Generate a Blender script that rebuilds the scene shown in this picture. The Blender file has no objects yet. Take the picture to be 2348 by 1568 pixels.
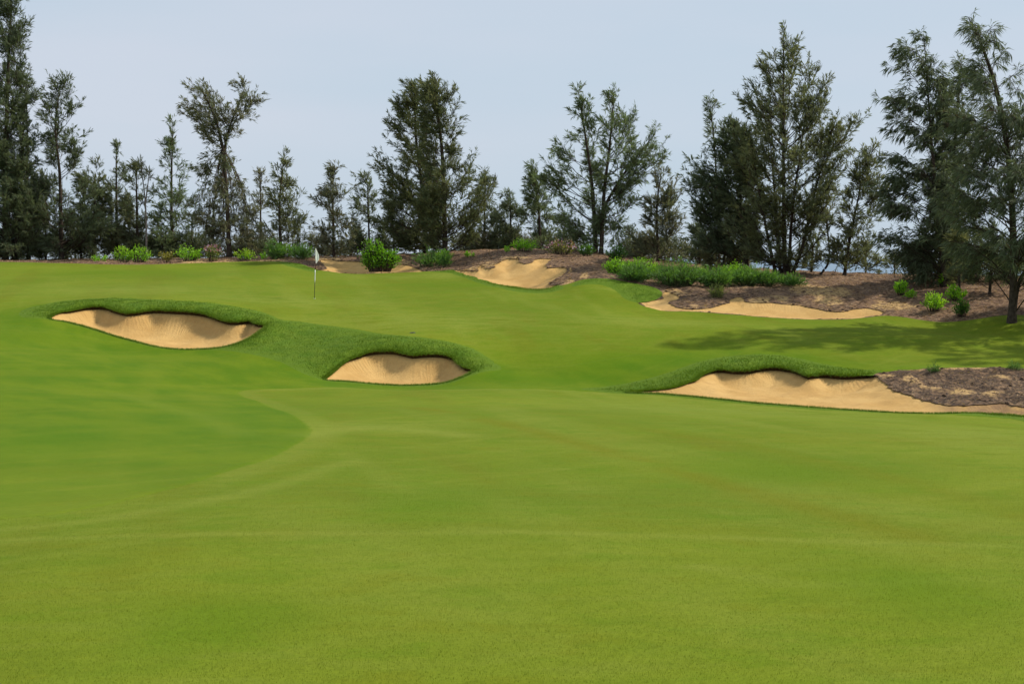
import bpy, math, random
import numpy as np
from mathutils import Vector

# ------------------------------------------------------------------ camera, sky, sun, exposure
R = math.radians
scene = bpy.context.scene
col = scene.collection
EYE = np.array([0.0, 0.0, 5.0])          # eye height above the datum; the sea lies about 4 m below it
PW, PH, FPX = 2348.0, 1568.0, 3226.0     # survey picture size and focal length in its pixels
PITCH = math.atan(190.0 / FPX)           # the horizon sits 190 px above the middle

cam_d = bpy.data.cameras.new('camera')
cam_d.sensor_width = 36.0
cam_d.lens = FPX / PW * 36.0
cam_d.clip_start = 0.1
cam_d.clip_end = 60000.0
cam = bpy.data.objects.new('camera', cam_d)
cam.location = EYE
cam.rotation_euler = (math.pi / 2 - PITCH, 0, 0)
col.objects.link(cam)
scene.camera = cam

SUN_AZ, SUN_EL = R(76), R(45)            # azimuth from straight ahead towards the right
world = bpy.data.worlds.new('World')
scene.world = world
world.use_nodes = True
wn, wl = world.node_tree.nodes, world.node_tree.links
wn.clear()
sky = wn.new('ShaderNodeTexSky')
sky.sky_type = 'NISHITA'
sky.sun_disc = False
sky.sun_elevation = SUN_EL
sky.sun_rotation = SUN_AZ
sky.altitude = 0
sky.air_density = 1.0
sky.dust_density = 1.6
sky.ozone_density = 3.0
wbg = wn.new('ShaderNodeBackground')
wbg.inputs['Strength'].default_value = 0.0725
# thin even high cloud veils the whole sky: mixes the clear sky towards a pale grey blue
veil = wn.new('ShaderNodeMix'); veil.data_type = 'RGBA'
veil.inputs[0].default_value = 0.88
tco = wn.new('ShaderNodeTexCoord')
vmap = wn.new('ShaderNodeMapping'); vmap.inputs['Scale'].default_value = (1.2, 1.2, 5.0)
vno = wn.new('ShaderNodeTexNoise'); vno.inputs['Scale'].default_value = 1.6; vno.inputs['Detail'].default_value = 4
vr = wn.new('ShaderNodeValToRGB')
vr.color_ramp.elements[0].position = 0.32; vr.color_ramp.elements[0].color = (5.65, 6.95, 8.15, 1)
vr.color_ramp.elements[1].position = 0.70; vr.color_ramp.elements[1].color = (6.75, 7.4, 8.45, 1)
wo = wn.new('ShaderNodeOutputWorld')
wl.new(tco.outputs['Generated'], vmap.inputs[0]); wl.new(vmap.outputs[0], vno.inputs['Vector'])
wl.new(vno.outputs['Fac'], vr.inputs[0])
wl.new(sky.outputs[0], veil.inputs[6]); wl.new(vr.outputs[0], veil.inputs[7])
wl.new(veil.outputs[2], wbg.inputs[0]); wl.new(wbg.outputs[0], wo.inputs[0])

sun_d = bpy.data.lights.new('sun', 'SUN')
sun_d.energy = 3.6
sun_d.angle = R(1.2)
sun_d.color = (1.0, 0.93, 0.80)
sun = bpy.data.objects.new('sun', sun_d)
to_sun = Vector((math.cos(SUN_EL) * math.sin(SUN_AZ), math.cos(SUN_EL) * math.cos(SUN_AZ), math.sin(SUN_EL)))
sun.rotation_euler = to_sun.to_track_quat('Z', 'Y').to_euler()
sun.location = (40, 20, 40)
col.objects.link(sun)

scene.view_settings.view_transform = 'Standard'
scene.view_settings.look = 'None'
scene.view_settings.gamma = 1.0
scene.view_settings.exposure = 0.42
scene.cycles.max_bounces = 6
scene.cycles.transparent_max_bounces = 6

# ------------------------------------------------------------------ helpers
rng = np.random.default_rng(7)

def tag(o, label=None, category=None, group=None, kind=None):
    if label: o['label'] = label
    if category: o['category'] = category
    if group: o['group'] = group
    if kind: o['kind'] = kind
    return o

def mesh_obj(name, verts, faces, mat=None, parent=None, attrs=None, smooth=True, vcol=None):
    """faces: (n,3) or (n,4) int array, or a list of such arrays"""
    if not isinstance(faces, (list, tuple)): faces = [faces]
    faces = [np.asarray(f, dtype=np.int32) for f in faces if len(f)]
    verts = np.asarray(verts, dtype=np.float32)
    me = bpy.data.meshes.new(name)
    me.vertices.add(len(verts))
    me.vertices.foreach_set('co', verts.ravel())
    loops = np.concatenate([f.ravel() for f in faces])
    tot = np.concatenate([np.full(len(f), f.shape[1], dtype=np.int32) for f in faces])
    st = np.concatenate([[0], np.cumsum(tot)[:-1]]).astype(np.int32)
    me.loops.add(len(loops)); me.loops.foreach_set('vertex_index', loops)
    me.polygons.add(len(tot)); me.polygons.foreach_set('loop_start', st)
    me.polygons.foreach_set('use_smooth', np.full(len(tot), smooth, dtype=bool))
    me.update(calc_edges=True)
    for k, a in (attrs or {}).items():
        at = me.attributes.new(k, 'FLOAT', 'POINT')
        at.data.foreach_set('value', np.asarray(a, dtype=np.float32))
    if vcol is not None:
        at = me.attributes.new('tint', 'FLOAT_COLOR', 'POINT')
        at.data.foreach_set('color', np.asarray(vcol, dtype=np.float32).ravel())
    if mat: me.materials.append(mat)
    o = bpy.data.objects.new(name, me)
    col.objects.link(o)
    if parent: o.parent = parent
    return o

def empty(name, loc):
    o = bpy.data.objects.new(name, None)
    o.location = loc
    o.empty_display_size = 0.2
    col.objects.link(o)
    return o

def hash2(ix, iy, seed):
    n = (ix.astype(np.int64) * 374761393 + iy.astype(np.int64) * 668265263 + seed * 974634777) & 0x7fffffff
    n = (n ^ (n >> 13)) * 1274126177 & 0x7fffffff
    return ((n ^ (n >> 16)) & 0xffff) / 65535.0

def vnoise(x, y, seed=0):
    ix, iy = np.floor(x), np.floor(y)
    fx, fy = x - ix, y - iy
    fx = fx * fx * (3 - 2 * fx); fy = fy * fy * (3 - 2 * fy)
    a, b = hash2(ix, iy, seed), hash2(ix + 1, iy, seed)
    c, d = hash2(ix, iy + 1, seed), hash2(ix + 1, iy + 1, seed)
    return (a * (1 - fx) + b * fx) * (1 - fy) + (c * (1 - fx) + d * fx) * fy

def fbm(x, y, seed=0, octs=4):
    s = np.zeros_like(x); amp, tot = 1.0, 0.0
    for k in range(octs):
        s += amp * vnoise(x * 2 ** k, y * 2 ** k, seed + k); tot += amp; amp *= 0.5
    return s / tot

def sstep(a, b, x):
    t = np.clip((x - a) / (b - a), 0, 1)
    return t * t * (3 - 2 * t)

CP, SP = math.cos(PITCH), math.sin(PITCH)
def ray(px, py):
    """direction per metre of forward distance (world Y = 1)"""
    px = np.asarray(px, float); py = np.asarray(py, float)
    cx, cz = (px - PW / 2) / FPX, (PH / 2 - py) / FPX
    dy = CP + cz * SP; dz = -SP + cz * CP
    return cx / dy, dz / dy

def at(px, py, d):
    kx, kz = ray(px, py)
    return np.array([kx * d, d, EYE[2] + kz * d])

# ------------------------------------------------------------------ the lie of the land (surveyed spot heights, thin plate through them)
SPOTS = [  # picture x, picture y, metres ahead
 (-300,1568,7),(0,1568,7),(600,1568,7),(1174,1568,7),(1750,1568,7),(2348,1568,7),(2650,1568,7),
 (0,1400,8.9),(1174,1400,8.9),(2348,1400,8.9),
 (-200,1240,12.2),(0,1236,12.2),(600,1225,12.3),(1174,1222,12.4),(1750,1235,12.2),(2348,1258,11.9),(2600,1268,11.8),
 (-200,1105,18),(0,1100,18.5),(600,1095,19),(1174,1100,19),(1750,1105,18.8),(2348,1112,18.5),(2600,1115,18.5),
 (-250,1000,25),(0,1000,25),(420,1000,26),(800,1000,26.5),(1174,1000,26.5),(1750,1010,26),(2348,1020,25.5),
 (-250,900,33.5),(0,900,34),(300,905,37),(600,935,35.5),(900,935,35),(1300,940,34.5),(1750,955,33.5),(2348,985,32.5),(2600,995,31.5),
 (0,820,42),(300,850,43),(500,835,46.5),(560,895,42),(800,893,43),(1000,893,43.3),(1200,892,43.5),(1430,902,43.5),
 (1530,908,42.6),(1700,921,41.3),(1940,942,39.8),(2140,951,38.8),(2348,968,37.5),(2600,985,36),
 (-250,750,48),(0,760,48.5),(100,765,49.0),(0,725,52),(60,715,53),
 # long left bunker and its lip
 (120,728,52),(170,752,51),(250,780,50.2),(330,793,49.8),(420,799,49.6),(510,796,49.6),(570,775,50.4),
 (200,705,54.0),(300,712,53.9),(400,713,53.9),(500,727,53.2),(600,745,52.2),
 (180,690,55.6),(300,690,55.8),(450,698,55.4),(560,715,54.8),(640,733,54.0),
 # slope between left and pot bunkers
 (640,770,51.4),(700,790,50.2),(760,850,47.0),(640,830,47.6),(700,870,45.2),(850,775,51.2),(780,755,52.6),
 # pot bunker
 (760,872,45.9),(850,881,45.5),(930,884,45.4),(1010,880,45.5),(1080,855,46.4),
 (800,828,47.8),(850,812,48.4),(930,812,48.4),(1000,815,48.2),
 (850,787,49.6),(940,780,49.9),(1040,797,49.4),(1110,830,48.2),(1150,850,47.2),
 # hollow on the right and the bank above it
 (1250,870,46.0),(1400,880,45.6),(1300,820,48.6),(1430,810,49.2),(1550,830,48.2),(1650,800,50.2),(1500,770,51.8),(1300,760,52.4),(1700,760,52.6),
 # right bunker
 (1600,870,45.0),(1660,853,46.0),(1740,845,46.3),(1820,850,45.8),(1900,862,45.2),(2010,858,45.4),(2000,915,41.6),(1800,900,42.8),
 (1640,838,47.2),(1740,822,48.0),(1850,838,47.2),(1980,850,46.3),
 (2100,855,45.4),(2200,848,45.6),(2348,848,45.4),(2550,850,45),(2200,905,42.4),(2348,910,41.8),(2600,925,41),
 (1900,800,49.6),(2100,815,48.6),(2348,825,47.6),(1950,755,53.6),(2150,775,51.8),(2348,795,50),(2600,810,49.5),
 # the putting surface
 (0,690,55.4),(0,650,62),(150,665,60),(0,625,68),(300,650,63.5),(300,625,70),(500,680,58.2),(500,640,65),(720,684,59),(700,650,64.5),(560,612,74),
 (850,720,55.2),(900,690,59),(900,660,64),(760,632,69.5),(1000,740,53.2),(1100,700,57.6),(1150,675,61),(990,628,70.5),(1050,632,69.5),
 (1300,720,55.6),(1300,685,60),(1420,670,61.4),(1500,730,55.6),(1600,745,54.2),(1700,735,56.0),(1250,668,62.6),
 (1165,660,63.6),(1080,636,68),(1330,655,62.2),(1400,647,63),(1480,660,62),(1508,676,60.9),(1470,694,59.6),
 # back edge, left
 (-200,597,78),(0,601,77),(150,604,76.5),(300,607,76),(450,603,76.5),(560,600,77),(690,604,75.5),(725,618,73),
 # behind the putting surface: hollows and mulched bank
 (770,624,74.6),(830,624,74.6),(790,600,77.5),(745,598,77.5),(880,622,74),(960,613,75),(900,600,77),(1000,603,76),(1060,608,74.5),
 (1170,654,65.4),(1230,660,64.2),(1160,625,68),(1260,630,67.2),(1150,605,71),(1250,597,71),(1300,622,67.5),(1320,600,70),(1360,612,68),(1390,630,65),
 (1000,580,80),(1150,580,76),(1300,583,74.5),(1400,592,72.5),(1420,632,65.5),
 (0,596,83),(300,594,84),(600,592,84),(780,590,83),(900,585,83),
 # right bank with the narrow bunker
 (1530,712,58.0),(1640,716,57.6),(1740,728,56.8),(1880,735,56.4),(2000,726,57.2),(2060,728,57.0),(1560,695,59.2),(1700,694,59.4),(1850,712,58.4),(1980,712,58.4),
 (1540,668,61.4),(1650,668,61.8),(1750,675,61),(1850,690,60),(2000,690,60),(1550,645,65),(1700,638,66.5),(1850,650,65),(2000,660,63),
 (1550,622,71),(1700,622,71.5),(1850,628,71),(2000,629,70.5),(2150,634,68.5),(2300,640,66),(2500,648,64),
 (2150,745,55),(2250,762,53),(2348,778,51.2),(2500,800,49.6),(2150,700,58.6),(2320,738,53.6),(2348,690,58),(2500,740,55),
]
PTS = [at(*s) for s in SPOTS]
PTS += [np.array(p, float) for p in [  # where we stand, the flanks, and the dune falling to the sea
 (0,0,3.35),(-8,0,3.35),(8,0,3.35),(0,-10,3.6),(-12,-10,3.6),(12,-10,3.6),(-14,10,2.9),(14,10,2.8),(-22,28,2.1),(22,28,1.7),
 (-32,52,2.9),(-40,75,4.6),(30,50,2.2),(38,70,3.6),(32,62,3.9),(-45,95,3.5),
 (-25,93,4.3),(0,93,4.3),(20,88,3.0),(35,82,2.6),(-20,105,2.2),(0,105,1.8),(20,100,1.0),(40,98,0.8),(-35,125,-2.0),(0,125,-2.5),(35,120,-3.0),(70,100,-2.0),(-70,110,0.0),(60,60,2.5),(-60,60,3.0),(40,30,1.5),(-40,30,2.2)]]
PTS = np.array(PTS)
YS = 0.8     # the view runs along Y: slopes are stretched that way
def tps_u(r2): return np.where(r2 > 1e-12, 0.5 * r2 * np.log(np.maximum(r2, 1e-12)), 0.0)
_A = PTS[:, :2] * np.array([1.0, YS])
_n = len(_A)
_K = tps_u(((_A[:, None] - _A[None]) ** 2).sum(-1)) + np.eye(_n) * 0.02
_P = np.c_[np.ones(_n), _A]
_L = np.block([[_K, _P], [_P.T, np.zeros((3, 3))]])
_W = np.linalg.solve(_L, np.r_[PTS[:, 2], np.zeros(3)])
def T(x, y):
    x = np.asarray(x, float); y = np.asarray(y, float)
    sh = x.shape; q = np.c_[x.ravel(), y.ravel() * YS]
    out = np.empty(len(q))
    for i in range(0, len(q), 20000):
        b = q[i:i + 20000]
        out[i:i + 20000] = tps_u(((b[:, None] - _A[None]) ** 2).sum(-1)) @ _W[:_n] + _W[_n] + b @ _W[_n + 1:]
    return out.reshape(sh)

_ds = np.arange(5.0, 86.0, 0.1)
def hit(px, py, dmin=5.0):
    """plan position where the sight line through a picture point first meets the ground"""
    kx, kz = ray(px, py)
    d = _ds[_ds >= dmin]
    dz = EYE[2] + kz * d - T(kx * d, d)
    i = np.argmax(dz < 0)
    if dz[i] >= 0: i = int(np.argmin(dz))
    elif i > 0:
        t = dz[i - 1] / (dz[i - 1] - dz[i]); dd = d[i - 1] + t * (d[i] - d[i - 1])
        return np.array([kx * dd, dd])
    return np.array([kx * d[i], d[i]])

# ------------------------------------------------------------------ outlines on the ground
def outline(pts, dmin=5.0, sub=4):
    """closed smooth outline in plan from picture points (x, y[, lip[, metres]])"""
    P, Lp = [], []
    for p in pts:
        if len(p) > 3 and p[3]:
            kx, _ = ray(p[0], p[1]); P.append((kx * p[3], p[3]))
        else:
            P.append(tuple(hit(p[0], p[1], dmin)))
        Lp.append(p[2] if len(p) > 2 else 0.0)
    P = np.array(P); Lp = np.array(Lp)
    out, ol = [], []
    n = len(P)
    for i in range(n):
        a, b, c, d = P[i - 1], P[i], P[(i + 1) % n], P[(i + 2) % n]
        for k in range(sub):
            t = k / sub
            out.append(0.5 * ((2 * b) + (c - a) * t + (2 * a - 5 * b + 4 * c - d) * t * t + (3 * b - a - 3 * c + d) * t ** 3))
            ol.append(Lp[i] * (1 - t) + Lp[(i + 1) % n] * t)
    return np.array(out), np.array(ol)

def sdf(x, y, poly, lip=None, pad=3.0):
    """signed distance (inside positive), running length along the outline, lip value there"""
    s = np.full(x.shape, -pad); arc = np.zeros(x.shape); lv = np.zeros(x.shape)
    lo, hi = poly.min(0) - pad, poly.max(0) + pad
    idx = np.nonzero((x > lo[0]) & (x < hi[0]) & (y > lo[1]) & (y < hi[1]))[0]
    a = poly; b = np.roll(poly, -1, 0); e = b - a; l2 = (e ** 2).sum(1) + 1e-12
    cl = np.concatenate([[0], np.cumsum(np.sqrt(l2))])[:-1]
    la = lip if lip is not None else np.zeros(len(poly)); lb = np.roll(la, -1)
    for i in range(0, len(idx), 15000):
        j = idx[i:i + 15000]
        qx, qy = x[j][:, None], y[j][:, None]
        wx, wy = qx - a[:, 0], qy - a[:, 1]
        t = np.clip((wx * e[:, 0] + wy * e[:, 1]) / l2, 0, 1)
        d2 = (wx - t * e[:, 0]) ** 2 + (wy - t * e[:, 1]) ** 2
        k = d2.argmin(1); r = np.arange(len(j))
        cross = ((a[:, 1] > qy) != (b[:, 1] > qy)) & (qx < (b[:, 0] - a[:, 0]) * (qy - a[:, 1]) / np.where(np.abs(e[:, 1]) < 1e-9, 1e-9, e[:, 1]) + a[:, 0])
        inside = cross.sum(1) % 2 == 1
        dist = np.sqrt(d2[r, k])
        s[j] = np.where(inside, dist, -np.minimum(dist, pad))
        tt = t[r, k]
        arc[j] = cl[k] + tt * np.sqrt(l2[k]); lv[j] = la[k] * (1 - tt) + lb[k] * tt
    return s, arc, lv

BUNKERS = {
 'left': dict(pts=[(116,731,.1),(135,718,.3),(162,713,.6),(189,707,.8),(209,703,1),(236,703,1),(256,710,1),(286,718,1),(317,716,1),(351,711,1),(391,713,1),(435,715,1),(472,721,1),(499,731,1),(526,738,1),(553,737,1),(573,735,1),(586,742,1),(607,747,.6),(593,760,.1),(566,777,0),(526,792,0),(472,799,0),(404,800,0),(357,794,0),(303,780,0),(256,767,0),(202,750,0),(155,738,0)],
   step=.12, bowl=.74, bw=.44,
   label='long kidney-shaped sand bunker with dark grass lip, left of the flagstick'),
 'pot': dict(pts=[(745,870,0),(774,846,.2),(798,827,.5),(825,816,.8),(851,807,1),(897,805,1),(920,810,1),(946,815,1),(980,812,1),(1014,813,1),(1037,820,1),(1049,833,1),(1064,842,1),(1085,849,.6),(1064,861,.1),(1026,875,0),(980,881,0),(920,883,0),(859,880,0),(806,875,0),(774,873,0)],
   step=.12, bowl=.70, bw=.42,
   label='small round pot bunker below the green, facing the fairway tongue'),
 'right': dict(pts=[(1436,900,0),(1481,896,.05),(1544,889,.1),(1580,877,.25),(1598,871,.4),(1612,859,.6),(1644,848,.8),(1684,850,1),(1720,849,1),(1752,843,1),(1793,843,1),(1824,850,1),(1852,862,1),(1888,858,1),(1937,862,1),(1992,859,.8),(2014,857,.3),(2028,875,0),(2050,893,0),(2082,907,0),(2123,918,0),(2168,927,0),(2236,927,0),(2304,925,0),(2348,932,0),(2460,938,0),(2620,945,0),(2720,958,0),(2700,985,0),(2600,982,0),(2470,970,0),(2348,955,0),(2281,949,0),(2191,947,0),(2136,948,0),(2055,946,0),(1955,940,0),(1874,935,0),(1738,924,0),(1648,915,0),(1558,906,0),(1503,902,0)],
   step=.11, bowl=.48, bw=.5,
   label='wide sand bunker at the right edge of the fairway beside the dark scrub bank'),
 'hollow': dict(pts=[(1037,619),(1056,620),(1074,621),(1095,622),(1097,615),(1103,606),(1111,613),(1131,614),(1135,606),(1161,594),(1188,594),(1190,600),(1204,605),(1220,602),(1226,595),(1242,593),(1267,594),(1256,603),(1254,615),(1269,614),(1293,613),(1303,619),(1291,629),(1273,641),(1256,651),(1276,656),(1244,663),(1202,662),(1161,656),(1127,648),(1103,641),(1080,632),(1056,625)],
   step=.05, bowl=.62, bw=1.1, dmin=62,
   label='deep bowl of raked sand behind the green under the pink flowering shrub'),
 'behind_flag': dict(pts=[(726,621),(747,618),(742,604),(734,598),(752,595),(775,598),(810,600),(833,602),(860,606),(891,606),(924,606),(952,614),(972,622),(937,627),(848,627),(780,626)],
   step=.05, bowl=.3, bw=1.2, dmin=72.5,
   label='half hidden sand bunker behind the flag with a big bush growing in it'),
 'narrow': dict(pts=[(1465,694),(1488,691),(1511,686),(1523,684),(1521,674),(1534,670),(1556,678),(1551,686),(1534,693),(1546,702),(1574,708),(1620,707),(1643,701),(1667,695),(1678,689),(1685,681),(1701,681),(1713,691),(1736,693),(1769,694),(1796,697),(1829,700),(1852,704),(1887,711),(1922,714),(1956,709),(1979,706),(2000,708),(2026,716),(2012,723),(1980,727),(1945,731),(1875,732),(1829,731),(1759,727),(1701,722),(1655,719),(1597,714),(1528,713),(1493,707)],
   step=.05, bowl=.14, bw=.6, dmin=55.5,
   label='narrow strip of raked sand under the mulch bank, right of the green'),
}
def hgt(pts): return [(p[0], p[1]) for p in pts]
ROUGH = [
 [(42,722),(60,708),(100,700),(140,692),(200,686),(260,684),(330,686),(400,690),(470,695),(540,704),(590,713),(625,726),(645,736),(690,738),(760,748),(850,762),(930,771),(1000,779),(1060,794),(1100,811),(1130,832),(1150,848),(1130,854),(1090,860),(1050,874),(1000,885),(930,888),(860,885),(790,879),(740,873),(700,860),(660,840),(620,824),(560,811),(500,803),(430,803),(357,798),(256,771),(155,742),(100,732),(60,730)],
 [(1330,892),(1430,880),(1500,867),(1560,849),(1600,834),(1650,821),(1720,814),(1790,816),(1850,827),(1900,839),(1950,849),(2016,853),(2030,870),(2060,900),(2100,930),(2040,947),(1955,943),(1874,939),(1738,928),(1648,919),(1558,910),(1500,905),(1430,902),(1380,899)],
 [(2130,947),(2191,945),(2281,945),(2348,951),(2470,964),(2600,976),(2740,985),(2700,1006),(2600,1000),(2470,988),(2348,966),(2281,957),(2200,951)],
 [(1310,657),(1330,644),(1365,639),(1400,640),(1440,647),(1480,654),(1506,661),(1519,672),(1513,683),(1490,691),(1466,695),(1440,690),(1425,680),(1412,668),(1390,657),(1360,652),(1330,655)],
 [(985,624),(1037,628),(1080,642),(1127,657),(1161,665),(1202,671),(1244,672),(1290,663),(1279,655),(1244,661),(1161,654),(1103,640),(1056,624),(1037,619)],
 [(640,602),(690,605),(722,617),(727,624),(700,620),(665,612)],
]
FAIRWAY = [(-500,1235),(-200,1208),(0,1190),(120,1178),(250,1155),(400,1116),(520,1082),(620,1050),(680,1020),(708,1000),(712,988),(700,972),(660,948),(600,924),(560,911),(547,902),(560,895),(600,892),(700,890),(800,890),(1000,893),(1200,891),(1330,896),(1430,902),(1500,905),(1558,910),(1648,919),(1738,928),(1874,939),(1955,943),(2040,947),(2136,949),(2200,952),(2281,958),(2348,967),(2470,989),(2600,1001),(2720,1008)]
GREEN = [(-400,720),(-100,716),(0,714),(60,702),(140,692),(200,686),(260,684),(330,686),(400,690),(470,695),(540,704),(590,713),(625,726),(645,736),(690,738),(760,748),(850,762),(930,771),(1000,779),(1060,794),(1100,811),(1150,836),(1230,845),(1330,835),(1430,818),(1520,806),(1600,798),(1700,796),(1800,806),(1900,822),(2000,836),(2100,842),(2250,842),(2470,845)]
MULCH = [(-500,601,0,76),(-100,599,0,77),(0,600,0,77),(100,602,0,76.7),(200,604,0,76.3),(300,606,0,76),(380,604,0,76.2),(450,602,0,76.5),(560,599,0,77),(640,601,0,76.2),(690,605,0,75.2),(718,615,0,73.6),(727,621,0,72.9),(780,628,0,72.6),(848,629,0,72.6),(937,628,0,72.6),(975,622,0,72.6),(1010,621,0,72.2),(1037,620,0,71.4),(1056,626),(1080,634),(1103,643),(1127,650),(1161,658),(1202,664),(1244,665),(1279,658),(1310,650),(1330,643),(1365,639),(1400,640),(1440,647),(1480,654),(1506,661),(1519,672),(1513,683),(1490,691),(1466,695),(1480,703),(1528,713),(1597,715),(1655,720),(1701,723),(1759,728),(1829,732),(1875,733),(1945,732),(1985,728),(2030,724),(2080,728),(2150,738),(2220,750),(2280,760),(2348,772),(2450,790)]
SCRUB = [(2010,858),(2035,855),(2100,850),(2160,845),(2250,843),(2348,844),(2480,846),(2620,850),(2780,862),(2850,900),(2780,950),(2620,952),(2480,944),(2348,936),(2304,929),(2236,931),(2168,934),(2123,930),(2075,918),(2040,902),(2014,882),(2004,866)]

# ------------------------------------------------------------------ terrain grid
rows = np.concatenate([np.arange(-6, 5, .5), np.arange(5, 14, .12), np.arange(14, 40, .16), np.arange(40, 64, .09), np.arange(64, 80, .12), np.arange(80, 130.1, .7)])
us = np.concatenate([np.linspace(-1.3, -.42, 26)[:-1], np.arange(-.42, .42, .0022), np.linspace(.42, 1.3, 26)])
GY, GU = np.meshgrid(rows, us, indexing='ij')
GX = GU * (GY + 8.0)
nr, nc = GX.shape
X, Y = GX.ravel(), GY.ravel()
Z0 = T(X, Y)
ii = np.arange(nr * nc).reshape(nr, nc)
q = np.stack([ii[:-1, :-1], ii[:-1, 1:], ii[1:, 1:], ii[1:, :-1]], -1).reshape(-1, 4)
TRI = np.concatenate([q[:, [0, 1, 2]], q[:, [0, 2, 3]]])

for k, b in BUNKERS.items():
    b['poly'], b['lip'] = outline(b['pts'], b.get('dmin', 5.0))
    b['s'], b['arc'], b['lv'] = sdf(X, Y, b['poly'], b['lip'])
sc, _ = outline(SCRUB, sub=4)
S_S = sdf(X, Y, sc)[0]
BUNKERS['right']['s'] = BUNKERS['right']['s'] + (.42 * (fbm(X * 1.6, Y * 1.6, 71, 3) - .5) + .28 * (fbm(X * 5, Y * 5, 73, 3) - .5)) * sstep(-.7, -.1, S_S)
for k_, b_ in BUNKERS.items():      # litter slumps raggedly into the unturfed hollows
    if k_ in ('hollow', 'behind_flag', 'narrow'):
        b_['s'] = b_['s'] + (.34 * (fbm(X * 1.5, Y * 1.5, 51, 4) - .5) + .16 * (fbm(X * 5, Y * 5, 57, 2) - .5)) * np.exp(-np.abs(b_['s']) / .8) * (Z0 > 0)
S_B = np.max([b['s'] for b in BUNKERS.values()], axis=0)
S_R = np.full(X.shape, -3.0)
rough_polys = []
JAG = .10 * (fbm(X * 2.2, Y * 2.2, 61, 3) - .5) + .05 * (fbm(X * 8, Y * 8, 63, 2) - .5)
for rp in ROUGH:
    pl, _ = outline(rp, 5.0); rough_polys.append(pl)
    S_R = np.maximum(S_R, sdf(X, Y, pl)[0])
S_R = S_R + JAG
fw, _ = outline([p for p in FAIRWAY], sub=4)
fw = fw[:-4]                                             # close it round behind us
fw = np.r_[fw, [[40, 30], [40, -20], [-40, -20], [-40, 5]]]
S_F = sdf(X, Y, fw, pad=6.0)[0]
S_F = S_F + .05 * (fbm(X * 3, Y * 3, 93, 3) - .5)
gr, _ = outline(GREEN, sub=4); gr = np.r_[gr[:-4], [[60, 60], [60, 90], [-60, 90], [-60, 55]]]
S_G = sdf(X, Y, gr, pad=6.0)[0]
mu, _ = outline(MULCH, 55.0, sub=4); mu = np.r_[mu[:-4], [[45, 46], [150, 46], [190, 140], [-190, 140], [-100, 76]]]
S_M = sdf(X, Y, mu, pad=6.0)[0]
# tears along the edges of the litter
S_Mn = S_M + 0.10 * (fbm(X * 1.7, Y * 1.7, 11) - .5) * sstep(0, 30, X + 30)
S_S = S_S + 0.22 * (fbm(X * 2.3, Y * 2.3, 21) - .5)

# grass side of the surface
ZG = Z0.copy()
for b in BUNKERS.values():
    dout = np.maximum(-b['s'], 0)
    near = (dout < 2.9)
    ZG += np.where(near, b['lv'] * (0.11 * sstep(0, .5, dout) * np.exp(-(dout / 1.5) ** 2)), 0)
RIM = sstep(.0, .3, -S_B)
ZG += 0.018 * sstep(0, .3, S_R) * RIM
lump = fbm(X * 1.1, Y * 1.1, 3, 4) - .5
ZG += RIM * sstep(0, .5, S_M) * (lump * 0.28 + (fbm(X * 5, Y * 5, 5, 3) - .5) * 0.10)
ZG += RIM * sstep(0, .35, S_R) * (fbm(X * 3.1, Y * 3.1, 9, 3) - .5) * 0.10
ZG += RIM * sstep(0, .3, S_S) * (0.0 + (fbm(X * 1.9, Y * 1.9, 13, 4) - .5) * 0.30)
ZG += .014 * sstep(.0, .08, -S_F) * (S_G < 0) * (Y < 50) * RIM
ZG += 0.05 * (fbm(X * .38, Y * .30, 31, 2) - .5) * sstep(6, 12, Y) * RIM

# tree-litter colour patches: bare sand showing through, at real spots on the bank
BARE = [(1870,665,60,16),(1915,668,40,10),(2050,700,55,12),(1790,682,22,8),(1545,672,30,10),(1593,700,10,5),(1740,690,30,8),(1900,690,40,10),(2150,690,30,6),
        (1120,606,26,7),(1075,618,24,4),(1300,650,18,8),(1340,636,14,6),(755,594,30,5),(920,603,30,6),(480,601,90,3),(600,600,60,3),(1180,592,40,4),(2200,846,150,4),(2290,868,34,7),(2090,875,24,10),(2130,890,30,12),(2030,862,26,8),(2210,900,40,10),(2270,905,40,9)]
bare = np.zeros(X.shape)
for (bx, by, rx, ry) in BARE:
    c = hit(bx, by); l = hit(bx - rx, by); up = hit(bx, by - ry); dn = hit(bx, by + ry)
    ax = max(abs(c[0] - l[0]), .1); ay = max(abs(up[1] - dn[1]) / 2, .12)
    bare = np.maximum(bare, np.exp(-((X - c[0]) / ax) ** 2 - ((Y - c[1]) / ay) ** 2))

def track_mask(pts, w):
    P_ = np.array([hit(*p) for p in pts]); best = np.full(X.shape, 9.0)
    P_ = spline2(P_)
    for a_, b_ in zip(P_[:-1], P_[1:]):
        e_ = b_ - a_; t_ = np.clip(((X - a_[0]) * e_[0] + (Y - a_[1]) * e_[1]) / (e_ @ e_), 0, 1)
        best = np.minimum(best, np.hypot(X - a_[0] - t_ * e_[0], Y - a_[1] - t_ * e_[1]))
    return np.exp(-(best / w) ** 2)
def spline2(P):
    Q = np.r_[[2 * P[0] - P[1]], P, [2 * P[-1] - P[-2]]]; out = []
    for i in range(1, len(Q) - 2):
        for k in range(6):
            t = k / 6; a, b, c, d = Q[i - 1:i + 3]
            out.append(.5 * (2 * b + (c - a) * t + (2 * a - 5 * b + 4 * c - d) * t * t + (3 * b - a - 3 * c + d) * t ** 3))
    return np.array(out + [P[-1]])
worn = np.maximum(track_mask([(960,935),(1120,965),(1300,1010),(1560,1080),(1800,1150),(2100,1230)], .32), .6 * track_mask([(1500,985),(1800,1040),(2100,1110),(2348,1180)], .3))
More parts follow.
